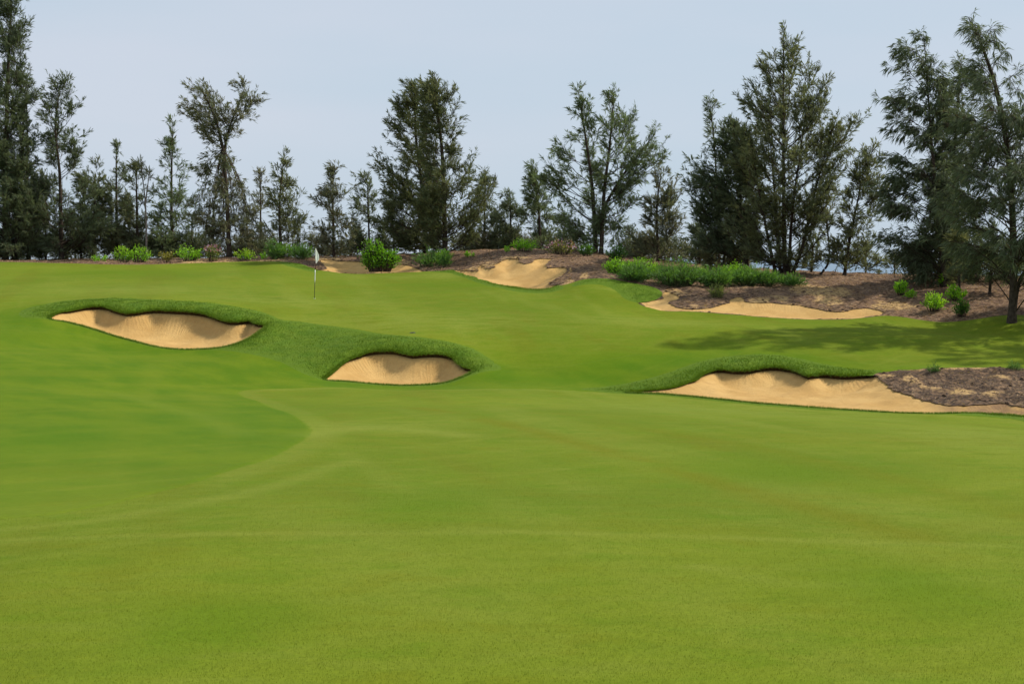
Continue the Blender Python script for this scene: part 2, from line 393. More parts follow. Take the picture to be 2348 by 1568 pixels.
pale = np.maximum(track_mask([(700,1000),(800,985),(930,985),(1060,1000)], .45), np.maximum(.7 * track_mask([(0,1215),(300,1180),(600,1120),(800,1060)], .22), np.maximum(.6 * track_mask([(280,905),(420,945),(560,1000)], .35), .6 * track_mask([(1600,1300),(1850,1340),(2250,1330)], .15))))
def spots_mask(lst):
    m_ = np.zeros(X.shape)
    for (bx, by, rx, ry) in lst:
        c = hit(bx, by); l = hit(bx - rx, by); up = hit(bx, by - ry); dn = hit(bx, by + ry)
        m_ = np.maximum(m_, np.exp(-((X - c[0]) / max(abs(c[0] - l[0]), .1)) ** 2 - ((Y - c[1]) / max(abs(up[1] - dn[1]) / 2, .3)) ** 2))
    return m_
grazing_light = spots_mask([(950,735,320,22),(650,690,260,12),(1500,738,200,10),(1000,632,160,7),(1700,945,420,16),(2250,1000,260,30),(850,975,160,14),(300,665,260,12),(2050,850,220,8),(1420,665,60,8)])  # grazing lightness painted into the grass colour as soft paler patches
relief_shade = spots_mask([(1380,825,230,28),(1250,870,180,10),(300,625,200,8),(1100,655,160,8),(500,960,180,30),(150,1000,160,40),(1750,1080,260,30),(1000,1150,160,40),(2100,1350,240,70),(500,1420,220,60)])  # relief shading of hollows and slopes painted into the grass as greener, darker patches
olive_w = np.interp(X / np.maximum(Y, 1) * FPX + PW / 2, [0, 90, 160, 1050, 1200, 2348], [1.2, .5, .12, .12, 1.0, 1.2])
fair_w = np.interp(X / np.maximum(Y, 1) * FPX + PW / 2, [0, 250, 520], [.10, .07, .045])
olive = np.maximum(sstep(-1, 1, S_G / olive_w), sstep(-1, 1, S_F / fair_w))
olive = np.maximum(olive, .5 * sstep(25, 14, Y + .12 * X))
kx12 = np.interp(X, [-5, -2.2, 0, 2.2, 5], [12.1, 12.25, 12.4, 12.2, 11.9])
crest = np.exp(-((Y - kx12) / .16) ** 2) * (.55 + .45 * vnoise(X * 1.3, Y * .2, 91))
COLS = np.c_[X, Y, ZG, S_B, S_R, S_F, S_G, S_Mn, S_S, bare, olive, np.maximum(crest, pale), grazing_light, relief_shade, worn]
C_SB, C_SR, C_SF, C_SG, C_SM, C_SS, C_BARE, C_OL, C_CR, C_GRAZING_LIGHT, C_RELIEF_SHADE, C_WORN = 3, 4, 5, 6, 7, 8, 9, 10, 11, 12, 13, 14

def clip(V, F, s):
    """the part of a triangle mesh where s > 0, cut exactly along s = 0"""
    s = np.where(np.abs(s) < 1e-6, 1e-6, s)
    ins = s > 0
    k = ins[F].sum(1)
    full = F[k == 3]
    parts = [full]
    N = len(V); newV = [V]; cnt = N
    edges = {}
    t1, t2 = F[k == 1], F[k == 2]
    def roll(t, flag):
        m = ins[t] == flag
        r = m.argmax(1)
        return np.take_along_axis(t, (r[:, None] + np.arange(3)) % 3, 1)
    t1 = roll(t1, True); t2 = roll(t2, False)
    E = np.concatenate([t1[:, [0, 1]], t1[:, [0, 2]], t2[:, [0, 1]], t2[:, [0, 2]]])
    if len(E):
        key = np.minimum(E[:, 0], E[:, 1]) * np.int64(N) + np.maximum(E[:, 0], E[:, 1])
        uk, inv = np.unique(key, return_inverse=True)
        a, b = uk // N, uk % N
        t = (s[a] / (s[a] - s[b]))[:, None]
        newV.append(V[a] * (1 - t) + V[b] * t)
        id_ = inv + N; n1, n2 = len(t1), len(t2)
        ab, ac = id_[:n1], id_[n1:2 * n1]; pb, pc = id_[2 * n1:2 * n1 + n2], id_[2 * n1 + n2:]
        parts.append(np.c_[t1[:, 0], ab, ac])
        parts.append(np.c_[pb, t2[:, 1], t2[:, 2]]); parts.append(np.c_[pb, t2[:, 2], pc])
    V2 = np.concatenate(newV); F2 = np.concatenate(parts)
    used = np.unique(F2); mp = np.full(len(V2), -1); mp[used] = np.arange(len(used))
    return V2[used], mp[F2]

# ------------------------------------------------------------------ materials
def new_mat(name):
    m = bpy.data.materials.new(name); m.use_nodes = True
    nt = m.node_tree; nt.nodes.clear()
    out = nt.nodes.new('ShaderNodeOutputMaterial')
    bs = nt.nodes.new('ShaderNodeBsdfPrincipled')
    nt.links.new(bs.outputs[0], out.inputs[0])
    bs.inputs['Specular IOR Level'].default_value = 0.15
    bs.inputs['Roughness'].default_value = 0.9
    return m, nt, bs, out
class NB:
    def __init__(s, nt): s.nt = nt
    def n(s, t, **kw):
        x = s.nt.nodes.new(t)
        for k, v in kw.items(): setattr(x, k, v)
        return x
    def link(s, a, b): s.nt.links.new(a, b)
    def noise(s, scale, detail=3, rough=.5, vec=None, mapping=None, rot=0, dist=0):
        x = s.n('ShaderNodeTexNoise'); x.inputs['Scale'].default_value = scale; x.inputs['Detail'].default_value = detail
        x.inputs['Roughness'].default_value = rough; x.inputs['Distortion'].default_value = dist
        geo = s.n('ShaderNodeNewGeometry')
        src = geo.outputs['Position']
        if mapping:
            mp = s.n('ShaderNodeMapping', vector_type='TEXTURE'); mp.inputs['Scale'].default_value = tuple(1 / q for q in mapping); mp.inputs['Rotation'].default_value = (0, 0, rot)
            s.link(src, mp.inputs[0]); src = mp.outputs[0]
        s.link(src, x.inputs['Vector'])
        return x.outputs['Fac']
    def attr(s, name):
        a = s.n('ShaderNodeAttribute'); a.attribute_name = name; return a
    def math(s, op, a, b=None, c=None, clamp=False):
        x = s.n('ShaderNodeMath', operation=op, use_clamp=clamp)
        for i, v in enumerate((a, b, c)):
            if v is None: continue
            if isinstance(v, (int, float)): x.inputs[i].default_value = v
            else: s.link(v, x.inputs[i])
        return x.outputs[0]
    def rng(s, v, a, b, lo=0., hi=1.):
        x = s.n('ShaderNodeMapRange', interpolation_type='SMOOTHSTEP')
        s.link(v, x.inputs[0]); x.inputs[1].default_value = a; x.inputs[2].default_value = b
        x.inputs[3].default_value = lo; x.inputs[4].default_value = hi
        return x.outputs[0]
    def mix(s, f, a, b, blend='MIX'):
        x = s.n('ShaderNodeMix', data_type='RGBA', blend_type=blend)
        for i, v in ((0, f), (6, a), (7, b)):
            if isinstance(v, (int, float)): x.inputs[i].default_value = v
            elif isinstance(v, tuple): x.inputs[i].default_value = v + (1,)
            else: s.link(v, x.inputs[i])
        return x.outputs[2]
    def bump(s, h, strength, dist, normal=None):
        x = s.n('ShaderNodeBump'); x.inputs['Strength'].default_value = strength; x.inputs['Distance'].default_value = dist
        s.link(h, x.inputs['Height'])
        if normal: s.link(normal, x.inputs['Normal'])
        return x.outputs[0]

def grass_material(name, fine=260.0):
    m, nt, bs, out = new_mat(name); b = NB(nt)
    ol = b.attr('olive').outputs['Fac']
    big = b.noise(.16, 3, .55, mapping=(1, .8, 1))
    patch = b.noise(.75, 4, .6, mapping=(1, .55, 1), rot=.5)
    mow = b.noise(1.0, 2, .5, mapping=(.62, .035, 1), rot=R(14))         # mower passes
    mow2 = b.noise(1.0, 2, .5, mapping=(.05, .36, 1), rot=R(8))
    mow3 = b.noise(1.0, 3, .55, mapping=(1.5, .07, 1), rot=R(-38))
    fib = b.noise(9.0, 3, .65, mapping=(1, .6, 1))
    grain = b.noise(fine, 2, .6)
    grain2 = b.noise(60.0, 3, .7, mapping=(.5, 1.3, 1))
    fine1 = b.noise(1.0, 3, .6, mapping=(.9, 3.4, 1), rot=R(6))
    green = b.mix(b.rng(patch, .33, .68), (0.0702, 0.1366, 0.0055), (0.1074, 0.1629, 0.0075))
    green = b.mix(b.math('MULTIPLY', b.rng(mow, .50, .68), .40), green, (0.1260, 0.1722, 0.0115))
    green = b.mix(b.math('MULTIPLY', b.rng(mow3, .50, .66), .35), green, (0.1302, 0.1685, 0.0115))
    green = b.mix(b.math('MULTIPLY', b.rng(mow2, .50, .66), .30), green, (0.0579, 0.1236, 0.0035))
    oliv = b.mix(b.rng(big, .35, .68), (0.1093, 0.1561, 0.0100), (0.1436, 0.1844, 0.0130))
    oliv = b.mix(b.math('MULTIPLY', b.rng(mow, .50, .68), .34), oliv, (0.1800, 0.2126, 0.0300))
    oliv = b.mix(b.math('MULTIPLY', b.rng(mow, .44, .33), .42), oliv, (0.1174, 0.1317, 0.0090))
    oliv = b.mix(b.math('MULTIPLY', b.rng(mow2, .52, .70), .30), oliv, (0.1265, 0.1430, 0.0090))
    oliv = b.mix(b.math('MULTIPLY', b.rng(patch, .52, .76), .50), oliv, (0.0910, 0.1580, 0.0090))
    oliv = b.mix(b.math('MULTIPLY', b.rng(mow3, .54, .70), .28), oliv, (0.1720, 0.2051, 0.0240))
    oliv = b.mix(b.math('MULTIPLY', b.rng(fine1, .50, .70), .30), oliv, (0.1699, 0.2013, 0.0260))
    oliv = b.mix(b.math('MULTIPLY', b.rng(fine1, .46, .30), .30), oliv, (0.0991, 0.1373, 0.0090))
    edge = b.attr('fairedge').outputs['Fac']                               # last pass round the fairway edge
    band = b.math('MULTIPLY', b.math('MULTIPLY', b.rng(edge, .75, .35), b.rng(edge, -.03, .02)), b.attr('crisp').outputs['Fac'])
    oliv = b.mix(b.math('MULTIPLY', band, .30), oliv, (0.1821, 0.2107, 0.0340))
    mot = b.noise(1.6, 5, .65, mapping=(.8, 1.0, 1))
    oliv = b.mix(b.math('MULTIPLY', b.rng(mot, .50, .66), .40), oliv, (0.0870, 0.1576, 0.0055))
    oliv = b.mix(b.math('MULTIPLY', b.rng(mot, .46, .32), .34), oliv, (0.1350, 0.1438, 0.0065))
    green = b.mix(b.math('MULTIPLY', b.rng(mot, .48, .34), .34), green, (0.1021, 0.1470, 0.0050))
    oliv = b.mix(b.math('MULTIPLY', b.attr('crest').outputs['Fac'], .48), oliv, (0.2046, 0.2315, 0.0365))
    oliv = b.mix(b.math('MULTIPLY', b.math('MULTIPLY', b.attr('grazing_light').outputs['Fac'], b.rng(fine1, .25, .6)), .60), oliv, (.186, .222, .034))
    oliv = b.mix(b.math('MULTIPLY', b.attr('relief_shade').outputs['Fac'], .62), oliv, (.084, .152, .004))
    green = b.mix(b.math('MULTIPLY', b.attr('relief_shade').outputs['Fac'], .35), green, (.062, .140, .004))
    oliv = b.mix(b.math('MULTIPLY', b.math('MULTIPLY', b.attr('worn').outputs['Fac'], b.rng(patch, .3, .55)), .55), oliv, (.134, .134, .006))
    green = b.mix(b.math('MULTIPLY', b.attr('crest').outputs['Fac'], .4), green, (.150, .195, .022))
    c = b.mix(ol, green, oliv)
    c = b.mix(b.math('MULTIPLY', b.rng(fib, .3, .7), .16), c, (.062, .10, .005))
    v = b.math('ADD', b.math('MULTIPLY', grain, .50), b.math('MULTIPLY', grain2, .50))
    k = b.rng(v, .32, .68, .80, 1.20)
    hsv = b.n('ShaderNodeHueSaturation'); b.link(c, hsv.inputs['Color']); b.link(k, hsv.inputs['Value'])
    b.link(hsv.outputs[0], bs.inputs['Base Color'])
    nrm = b.bump(v, .25, .012)
    b.link(nrm, bs.inputs['Normal'])
    bs.inputs['Roughness'].default_value = .9
    bs.inputs['Specular IOR Level'].default_value = .02
    bs.inputs['Sheen Weight'].default_value = .05
    bs.inputs['Sheen Roughness'].default_value = .25
    bs.inputs['Sheen Tint'].default_value = (.9, .95, .55, 1)
    return m
M_SHORT = grass_material('short_grass')

def rough_material():
    m, nt, bs, out = new_mat('thick_grass'); b = NB(nt)
    p = b.noise(1.3, 4, .6); g = b.noise(22, 3, .7); f = b.noise(70, 2, .6)
    c = b.mix(b.rng(p, .3, .7), (.080, .152, .006), (.130, .194, .011))
    c = b.mix(b.math('MULTIPLY', b.rng(g, .35, .65), .6), c, (.060, .124, .005))
    b.link(c, bs.inputs['Base Color'])
    c = b.mix(b.rng(b.attr('roughedge').outputs['Fac'], 0, .9), (.092, .158, .006), c)
    nt.links.new(c, bs.inputs['Base Color'])
    v = b.math('ADD', b.math('MULTIPLY', g, .7), b.math('MULTIPLY', f, .3))
    b.link(b.bump(v, .8, .06), bs.inputs['Normal'])
    return m
M_ROUGH = rough_material()

def litter_material():
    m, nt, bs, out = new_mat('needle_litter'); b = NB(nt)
    p = b.noise(.5, 4, .65); g = b.noise(5.5, 5, .75); f = b.noise(34, 3, .7, mapping=(1, .4, 1), rot=.6); h = b.noise(2.0, 4, .7)
    bare = b.attr('bare').outputs['Fac']
    c = b.mix(b.rng(p, .36, .64), (.240, .140, .078), (.330, .208, .118))
    c = b.mix(b.rng(g, .40, .62), c, (.125, .074, .054))
    c = b.mix(b.math('MULTIPLY', b.rng(f, .52, .72), .7), c, (.40, .27, .16))
    m2 = b.rng(b.math('ADD', b.math('MULTIPLY', bare, .62), b.math('MULTIPLY', h, .72)), .52, .76)
    c = b.mix(b.math('MULTIPLY', m2, b.rng(g, .66, .40)), c, (.50, .33, .14))
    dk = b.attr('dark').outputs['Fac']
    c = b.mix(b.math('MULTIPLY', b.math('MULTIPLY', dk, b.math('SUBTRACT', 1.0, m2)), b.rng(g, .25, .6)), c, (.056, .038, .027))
    b.link(c, bs.inputs['Base Color'])
    v = b.math('ADD', b.math('MULTIPLY', g, .6), b.math('MULTIPLY', f, .4))
    b.link(b.bump(v, .9, .09), bs.inputs['Normal'])
    return m
M_LITTER = litter_material()

def sand_material():
    m, nt, bs, out = new_mat('bunker_sand'); b = NB(nt)
    p = b.noise(.9, 4, .6); g = b.noise(11, 4, .7); f = b.noise(90, 2, .6)
    arc = b.attr('arc').outputs['Fac']; edge = b.attr('edge').outputs['Fac']
    c = b.mix(b.rng(p, .3, .7), (.440, .264, .088), (.530, .338, .126))
    c = b.mix(b.math('MULTIPLY', b.rng(g, .45, .75), .35), c, (.35, .195, .07))
    c = b.mix(b.math('MULTIPLY', b.rng(f, .5, .8), .25), c, (.60, .41, .18))
    # rake furrows run up the faces, following the outline
    w = b.math('SINE', b.math('MULTIPLY', arc, 48.0))
    w2 = b.math('SINE', b.math('MULTIPLY', arc, 17.3))
    nz = b.noise(3.2, 3, .6)
    w = b.math('MULTIPLY', b.math('ADD', b.math('MULTIPLY', w, .6), b.math('MULTIPLY', w2, .5)), b.rng(nz, .35, .6))
    fade = b.rng(edge, .10, 1.5, 1.0, 0.0)
    hgt_ = b.math('ADD', b.math('MULTIPLY', b.math('MULTIPLY', w, fade), .36), b.math('ADD', b.math('MULTIPLY', g, .9), b.math('MULTIPLY', f, .35)))
    c = b.mix(b.math('MULTIPLY', b.math('MULTIPLY', b.rng(w, .1, .8), fade), .13), c, (.33, .19, .075))
    c = b.mix(b.math('MULTIPLY', b.attr('dirt').outputs['Fac'], b.rng(p, .25, .6)), c, (.21, .125, .065))
    c = b.mix(b.math('MULTIPLY', b.rng(b.noise(1.7, 5, .7), .52, .70), .30), c, (.34, .20, .08))
    b.link(c, bs.inputs['Base Color'])
    b.link(b.bump(hgt_, .55, .035), bs.inputs['Normal'])
    return m
M_SAND = sand_material()

def plain(name, c, rough=.8, spec=.2, var=None, scale=20):
    m, nt, bs, out = new_mat(name); b = NB(nt)
    if var: b.link(b.mix(b.rng(b.noise(scale, 3, .6), .3, .7), c, var), bs.inputs['Base Color'])
    else: bs.inputs['Base Color'].default_value = c + (1,)
    bs.inputs['Roughness'].default_value = rough; bs.inputs['Specular IOR Level'].default_value = spec
    return m
M_SOIL = plain('turf_soil', (.030, .021, .010), .95, .05, (.065, .042, .020), 14)

def leaf_material(name, trans=.35, rough=.6, spec=.25, tcol=(1.25, 1.2, .6)):
    """colour comes from the leaf itself (tint attribute); thin leaves let light through"""
    m, nt, bs, out = new_mat(name); b = NB(nt)
    t = b.attr('tint').outputs['Color']
    b.link(t, bs.inputs['Base Color'])
    bs.inputs['Roughness'].default_value = rough; bs.inputs['Specular IOR Level'].default_value = spec
    tr = b.n('ShaderNodeBsdfTranslucent')
    b.link(b.mix(1.0, t, tcol, 'MULTIPLY'), tr.inputs[0])
    mx = b.n('ShaderNodeMixShader'); mx.inputs[0].default_value = trans
    b.link(bs.outputs[0], mx.inputs[1]); b.link(tr.outputs[0], mx.inputs[2]); b.link(mx.outputs[0], out.inputs[0])
    return m
M_CLOTH = leaf_material('flag_cloth', .4, .8, .1, (1, 1, 1))
M_BLADE = leaf_material('grass_blade', .30, .6, .2)
M_NEEDLE = leaf_material('casuarina_needles', .42, .65, .2, (1.15, 1.15, .8))
M_LEAF = leaf_material('shrub_leaf', .40, .45, .35, (1.3, 1.3, .4))
M_BARK = plain('bark', (.036, .027, .020), .95, .1, (.085, .064, .048), 9)
M_PALEBARK = plain('pale_bark', (.12, .10, .085), .95, .1, (.22, .19, .165), 9)

# ------------------------------------------------------------------ ground pieces
V0, F0 = COLS, TRI
Vg, Fg = clip(V0, F0, -V0[:, C_SB])
Vs, Fs = clip(Vg, Fg, Vg[:, C_SS])                     # scrub bank
Vg, Fg = clip(Vg, Fg, -Vg[:, C_SS])
Vr, Fr = clip(Vg, Fg, Vg[:, C_SR])                     # thick grass wins over litter
Vg, Fg = clip(Vg, Fg, -Vg[:, C_SR])
Vm, Fm = clip(Vg, Fg, Vg[:, C_SM])
Vg, Fg = clip(Vg, Fg, -Vg[:, C_SM])
Vf, Ff = clip(Vg, Fg, Vg[:, C_SF])
Vg, Fg = clip(Vg, Fg, -Vg[:, C_SF])
Vp, Fp = clip(Vg, Fg, Vg[:, C_SG])
Vg, Fg = clip(Vg, Fg, -Vg[:, C_SG])
def ground(name, V, F, mat, **extra):
    at_ = {'olive': V[:, C_OL], 'bare': V[:, C_BARE], 'fairedge': V[:, C_SF], 'roughedge': V[:, C_SR], 'crest': V[:, C_CR], 'grazing_light': V[:, C_GRAZING_LIGHT], 'relief_shade': V[:, C_RELIEF_SHADE], 'worn': V[:, C_WORN]}; at_.update(extra)
    at_['crisp'] = sstep(420, 560, V[:, 0] / np.maximum(V[:, 1], 1) * FPX + PW / 2)
    return tag(mesh_obj(name, V[:, :3], F, mat, attrs=at_), kind='structure')
ground('fairway', Vf, Ff, M_SHORT)
ground('putting_green', Vp, Fp, M_SHORT)
ground('semi_rough', Vg, Fg, M_SHORT)
ground('thick_rough', Vr, Fr, M_ROUGH)
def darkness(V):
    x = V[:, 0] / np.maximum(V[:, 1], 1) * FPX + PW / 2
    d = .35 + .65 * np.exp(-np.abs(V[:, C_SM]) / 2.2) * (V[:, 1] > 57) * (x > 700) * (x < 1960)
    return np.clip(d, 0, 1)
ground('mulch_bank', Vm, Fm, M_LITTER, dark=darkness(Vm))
Vs[:, C_BARE] *= .75
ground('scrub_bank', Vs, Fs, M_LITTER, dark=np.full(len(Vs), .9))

# sea, out to the horizon
def sea_material():
    m, nt, bs, out = new_mat('sea_water'); b = NB(nt)
    bs.inputs['Base Color'].default_value = (.10, .17, .25, 1)
    bs.inputs['Roughness'].default_value = .35; bs.inputs['Specular IOR Level'].default_value = .5
    b.link(b.bump(b.noise(.25, 4, .6), .5, .4), bs.inputs['Normal'])
    return m
ang = np.linspace(0, 2 * math.pi, 97)[:-1]
rad = np.array([60, 200, 600, 2000, 7000, 40000.])
sv = np.array([(r * math.sin(a), 60 + r * math.cos(a), -4.0) for r in rad for a in ang])
sv = np.r_[sv, [[0, 60, -4.0]]]
sf = [(i * 96 + j, i * 96 + (j + 1) % 96, (i + 1) * 96 + (j + 1) % 96, (i + 1) * 96 + j) for i in range(5) for j in range(96)]
sc_ = [(len(sv) - 1, (j + 1) % 96, j) for j in range(96)]
tag(mesh_obj('sea', sv[:, :3], [np.array(sf)[:, ::-1], np.array(sc_)[:, ::-1]], sea_material()), kind='structure')
# the land beyond what we look at: one low sheet under the course
lv_ = np.array([(-400, -300, -1.2), (400, -300, -1.2), (400, 90, -4.6), (-400, 90, -4.6)])
tag(mesh_obj('ground', lv_, np.array([[0, 1, 2, 3]]), M_LITTER, attrs={'bare': np.zeros(4), 'dark': np.zeros(4), 'olive': np.zeros(4)}), kind='structure')

# ------------------------------------------------------------------ bunkers
def lip_blend(b, x, y, s):
    """lip value spread smoothly over the floor"""
    out = np.zeros(x.shape); idx = np.nonzero(s > -.6)[0]; pl = b['poly']
    for i in range(0, len(idx), 20000):
        j = idx[i:i + 20000]
        w = 1 / ((x[j][:, None] - pl[:, 0]) ** 2 + (y[j][:, None] - pl[:, 1]) ** 2 + .02) ** 1.5
        out[j] = (w * b['lip']).sum(1) / w.sum(1)
    return out

def sand_height(b, x, y, z0, s, lv, fine=True):
    si = np.maximum(s, 0)
    z = z0 - .025 - lv * b['step'] * np.exp(-si / .6) - b['bowl'] * (.35 + .65 * lip_blend(b, x, y, s) if b['lip'].max() > 0 else 1.0) * (1 - np.exp(-si / b['bw']))
    if fine: z = z + (fbm(x * 2.2, y * 2.2, 41, 3) - .5) * .07 * sstep(0, .5, si)
    return z

def blades(P, h, w, lean, dirx, diry, tilt, base, tipc, seed):
    """single-triangle grass blades at P (n,3); lean: metres the tip moves"""
    n = len(P); r = np.random.default_rng(seed)
    a = r.uniform(0, 2 * math.pi, n); la = r.uniform(0, 2 * math.pi, n)
    hh = h * r.uniform(.55, 1.25, n); ww = w * r.uniform(.6, 1.2, n)
    dx, dy = np.cos(a) * ww / 2, np.sin(a) * ww / 2
    tip = P.copy()
    tip[:, 0] += np.cos(la) * lean * r.uniform(0, 1, n) + dirx; tip[:, 1] += np.sin(la) * lean * r.uniform(0, 1, n) + diry
    tip[:, 2] += hh - tilt
    low = P.copy(); low[:, 2] -= .01
    A = low.copy(); A[:, 0] -= dx; A[:, 1] -= dy
    B = low.copy(); B[:, 0] += dx; B[:, 1] += dy
    V = np.stack([A, B, tip], 1).reshape(-1, 3)
    F = np.arange(3 * n).reshape(n, 3)
    k = r.uniform(0, 1, (n, 1))
    cb = base[0] * (1 - k) + base[1] * k; ct = tipc[0] * (1 - k) + tipc[1] * k
    C = np.ones((n, 3, 4)); C[:, 0, :3] = cb; C[:, 1, :3] = cb; C[:, 2, :3] = ct
    return V, F, C.reshape(-1, 4)

def sample_tris(V, F, n, seed, weight=None):
    r = np.random.default_rng(seed)
    a, b, c = V[F[:, 0]], V[F[:, 1]], V[F[:, 2]]
    ar = .5 * np.linalg.norm(np.cross((b - a)[:, :3], (c - a)[:, :3]), axis=1)
    if weight is not None: ar = ar * weight
    k = r.choice(len(F), n, p=ar / ar.sum())
    u, v = r.uniform(0, 1, n), r.uniform(0, 1, n)
    m = u + v > 1; u[m] = 1 - u[m]; v[m] = 1 - v[m]
    return a[k] + (b - a)[k] * u[:, None] + (c - a)[k] * v[:, None]

DK = (np.array([.046, .108, .004]), np.array([.074, .140, .006]))
LT = (np.array([.100, .195, .007]), np.array([.175, .255, .018]))
BDATA = {}
for name, b in BUNKERS.items():
    sel = np.nonzero((b['s'][TRI] > -.01).any(1) | ((b['s'][TRI] > -.5).all(1)))[0]
    zs = sand_height(b, X, Y, Z0, b['s'], b['lv'])
    Vb = np.c_[X, Y, zs, b['s'], b['arc']]
    Vb, Fb = clip(Vb, TRI[sel], Vb[:, 3] + .22)
    ctr = b['poly'].mean(0); cz = float(T(ctr[:1], ctr[1:2])[0]) - .5
    root = tag(empty('sand_bunker', (ctr[0], ctr[1], cz)), b['label'], 'bunker')
    off = np.array([ctr[0], ctr[1], cz])
    mesh_obj('sand', Vb[:, :3] - off, Fb, M_SAND, root, attrs={'edge': Vb[:, 3], 'arc': Vb[:, 4], 'dirt': sstep(2110, 2230, Vb[:, 0] / Vb[:, 1] * FPX + PW / 2) * (name == 'right')})
    # cut turf edge under the lip
    pl = b['poly']; n = len(pl)
    zt = T(pl[:, 0], pl[:, 1]); zb = sand_height(b, pl[:, 0], pl[:, 1], zt, np.zeros(n), b['lip'], False) - .08
    tn = np.roll(pl, -1, 0) - np.roll(pl, 1, 0); tn /= np.linalg.norm(tn, axis=1)[:, None]
    area = .5 * np.sum(pl[:, 0] * np.roll(pl[:, 1], -1) - np.roll(pl[:, 0], -1) * pl[:, 1])
    nin = np.c_[-tn[:, 1], tn[:, 0]] * (1 if area > 0 else -1)
    und = (b['lip'] * .13)[:, None]
    top = np.c_[pl - nin * .015, zt + .002]; mid = np.c_[pl - nin * (und * .5 + .015), zt - .035]; bot = np.c_[pl - nin * (und + .02), zb]
    j = np.arange(n); k = (j + 1) % n
    wall_f = np.concatenate([np.c_[j, k, n + k, n + j], np.c_[n + j, n + k, 2 * n + k, 2 * n + j]])
    is_turf = name in ('left', 'pot', 'right')
    keep = sdf(pl[:, 0], pl[:, 1], sc)[0] < -.05
    wall_f = wall_f[np.tile(keep & keep[k], 2)]
    if is_turf: mesh_obj('turf_edge', np.r_[top, mid, bot] - off, wall_f, M_SOIL, root)
    BDATA[name] = (root, off, pl, nin, b)
    if is_turf:   # grass hanging over the rim
        nxt = np.roll(pl, -1, 0); seg = np.linalg.norm(nxt - pl, axis=1)
        r = np.random.default_rng(len(name))
        N = int(seg.sum() * 520)
        kk = r.choice(n, N, p=seg / seg.sum()); t = r.uniform(0, 1, N)[:, None]
        p2 = pl[kk] * (1 - t) + nxt[kk] * t
        lipv = b['lip'][kk] * (1 - t[:, 0]) + b['lip'][(kk + 1) % n] * t[:, 0]
        back = r.uniform(-.03, .14, N)
        p2 = p2 - nin[kk] * back[:, None]
        z = T(p2[:, 0], p2[:, 1]) + lipv * .11 * sstep(0, .5, back) + .02 * np.clip(back / .14, 0, 1)
        P = np.c_[p2, z]
        ok = sdf(p2[:, 0], p2[:, 1], sc)[0] < -.12
        P, kk, lipv, N = P[ok], kk[ok], lipv[ok], int(ok.sum())
        fwd = (.03 + .085 * lipv) * r.uniform(.2, 1.4, N)
        Vv, Ff_, Cc = blades(P, .05 + .02 * lipv, .016, .03, nin[kk, 0] * fwd, nin[kk, 1] * fwd, .06 * lipv * r.uniform(0, 1.9, N), DK, LT, 5)
        tag(mesh_obj('grass_lip', Vv - off, Ff_, M_BLADE, root, vcol=Cc, smooth=False), kind='stuff')

# ------------------------------------------------------------------ grass you can see blade by blade
N = 170000
wgt = np.ones(len(Fr)); 
P = sample_tris(Vr, Fr, N, 3)
P = P[rng.uniform(0, 1, len(P)) < .05 + .95 * sstep(.02, .7, P[:, C_SR])]
nearlip = np.exp(-np.maximum(-P[:, C_SB], 0) / .35)
keep = rng.uniform(0, 1, len(P)) < .40 + .9 * nearlip
P, nearlip = P[keep], nearlip[keep]
P = np.c_[P[:, :3], nearlip]
cl = fbm(P[:, 0] * 1.6, P[:, 1] * 1.6, 77, 3)
P = P[rng.uniform(0, 1, len(P)) < .35 + 1.0 * cl]
Vv, Ff_, Cc = blades(P[:, :3].copy(), .045 + .045 * P[:, 3], .015, .05, 0, 0, 0, DK, LT, 8)
tag(mesh_obj('thick_grass', Vv, Ff_, M_BLADE, vcol=Cc, smooth=False), 'thick dark green grass on the bunker lips and banks', 'grass', kind='stuff')

ymid = Vf[Ff].mean(1)[:, 1]; xm = np.abs(Vf[Ff].mean(1)[:, 0])
wgt = np.where((ymid > 6.0) & (ymid < 30) & (xm < ymid * .40 + .6), np.clip(7.5 / np.maximum(ymid, 1), 0, 1) ** 2.2, 0)
P = sample_tris(Vf, Ff, 420000, 4, wgt)[:, :3]
g1 = (np.array([0.0922, 0.1357, 0.0070]), np.array([0.1281, 0.1667, 0.0090])); g2 = (np.array([0.1127, 0.1745, 0.0080]), np.array([0.1895, 0.2249, 0.0200]))
Vv, Ff_, Cc = blades(P, .011, .0034, .014, 0, 0, 0, g1, g2, 9)
tag(mesh_obj('fairway_grass', Vv, Ff_, M_BLADE, vcol=Cc, smooth=False), 'short mown grass blades on the near fairway', 'grass', kind='stuff')

# ------------------------------------------------------------------ trees
def tubes(P, Rr, sides):
    """P (n,k,3) paths, Rr (n,k) radii -> verts, quads"""
    n, k, _ = P.shape
    tan = np.gradient(P, axis=1); tan /= np.linalg.norm(tan, axis=2, keepdims=True) + 1e-9
    ref = np.where(np.abs(tan[..., 2:3]) > .8, np.array([1., 0, 0]), np.array([0, 0, 1.]))
    u = np.cross(tan, ref); u /= np.linalg.norm(u, axis=2, keepdims=True) + 1e-9
    v = np.cross(tan, u)
    a = np.arange(sides) * 2 * math.pi / sides
    ring = P[:, :, None] + Rr[:, :, None, None] * (np.cos(a)[None, None, :, None] * u[:, :, None] + np.sin(a)[None, None, :, None] * v[:, :, None])
    V = ring.reshape(-1, 3)
    idx = np.arange(n * k * sides).reshape(n, k, sides)
    nx = np.roll(idx, -1, 2)
    F = np.stack([idx[:, :-1], nx[:, :-1], nx[:, 1:], idx[:, 1:]], -1).reshape(-1, 4)
    return V, F

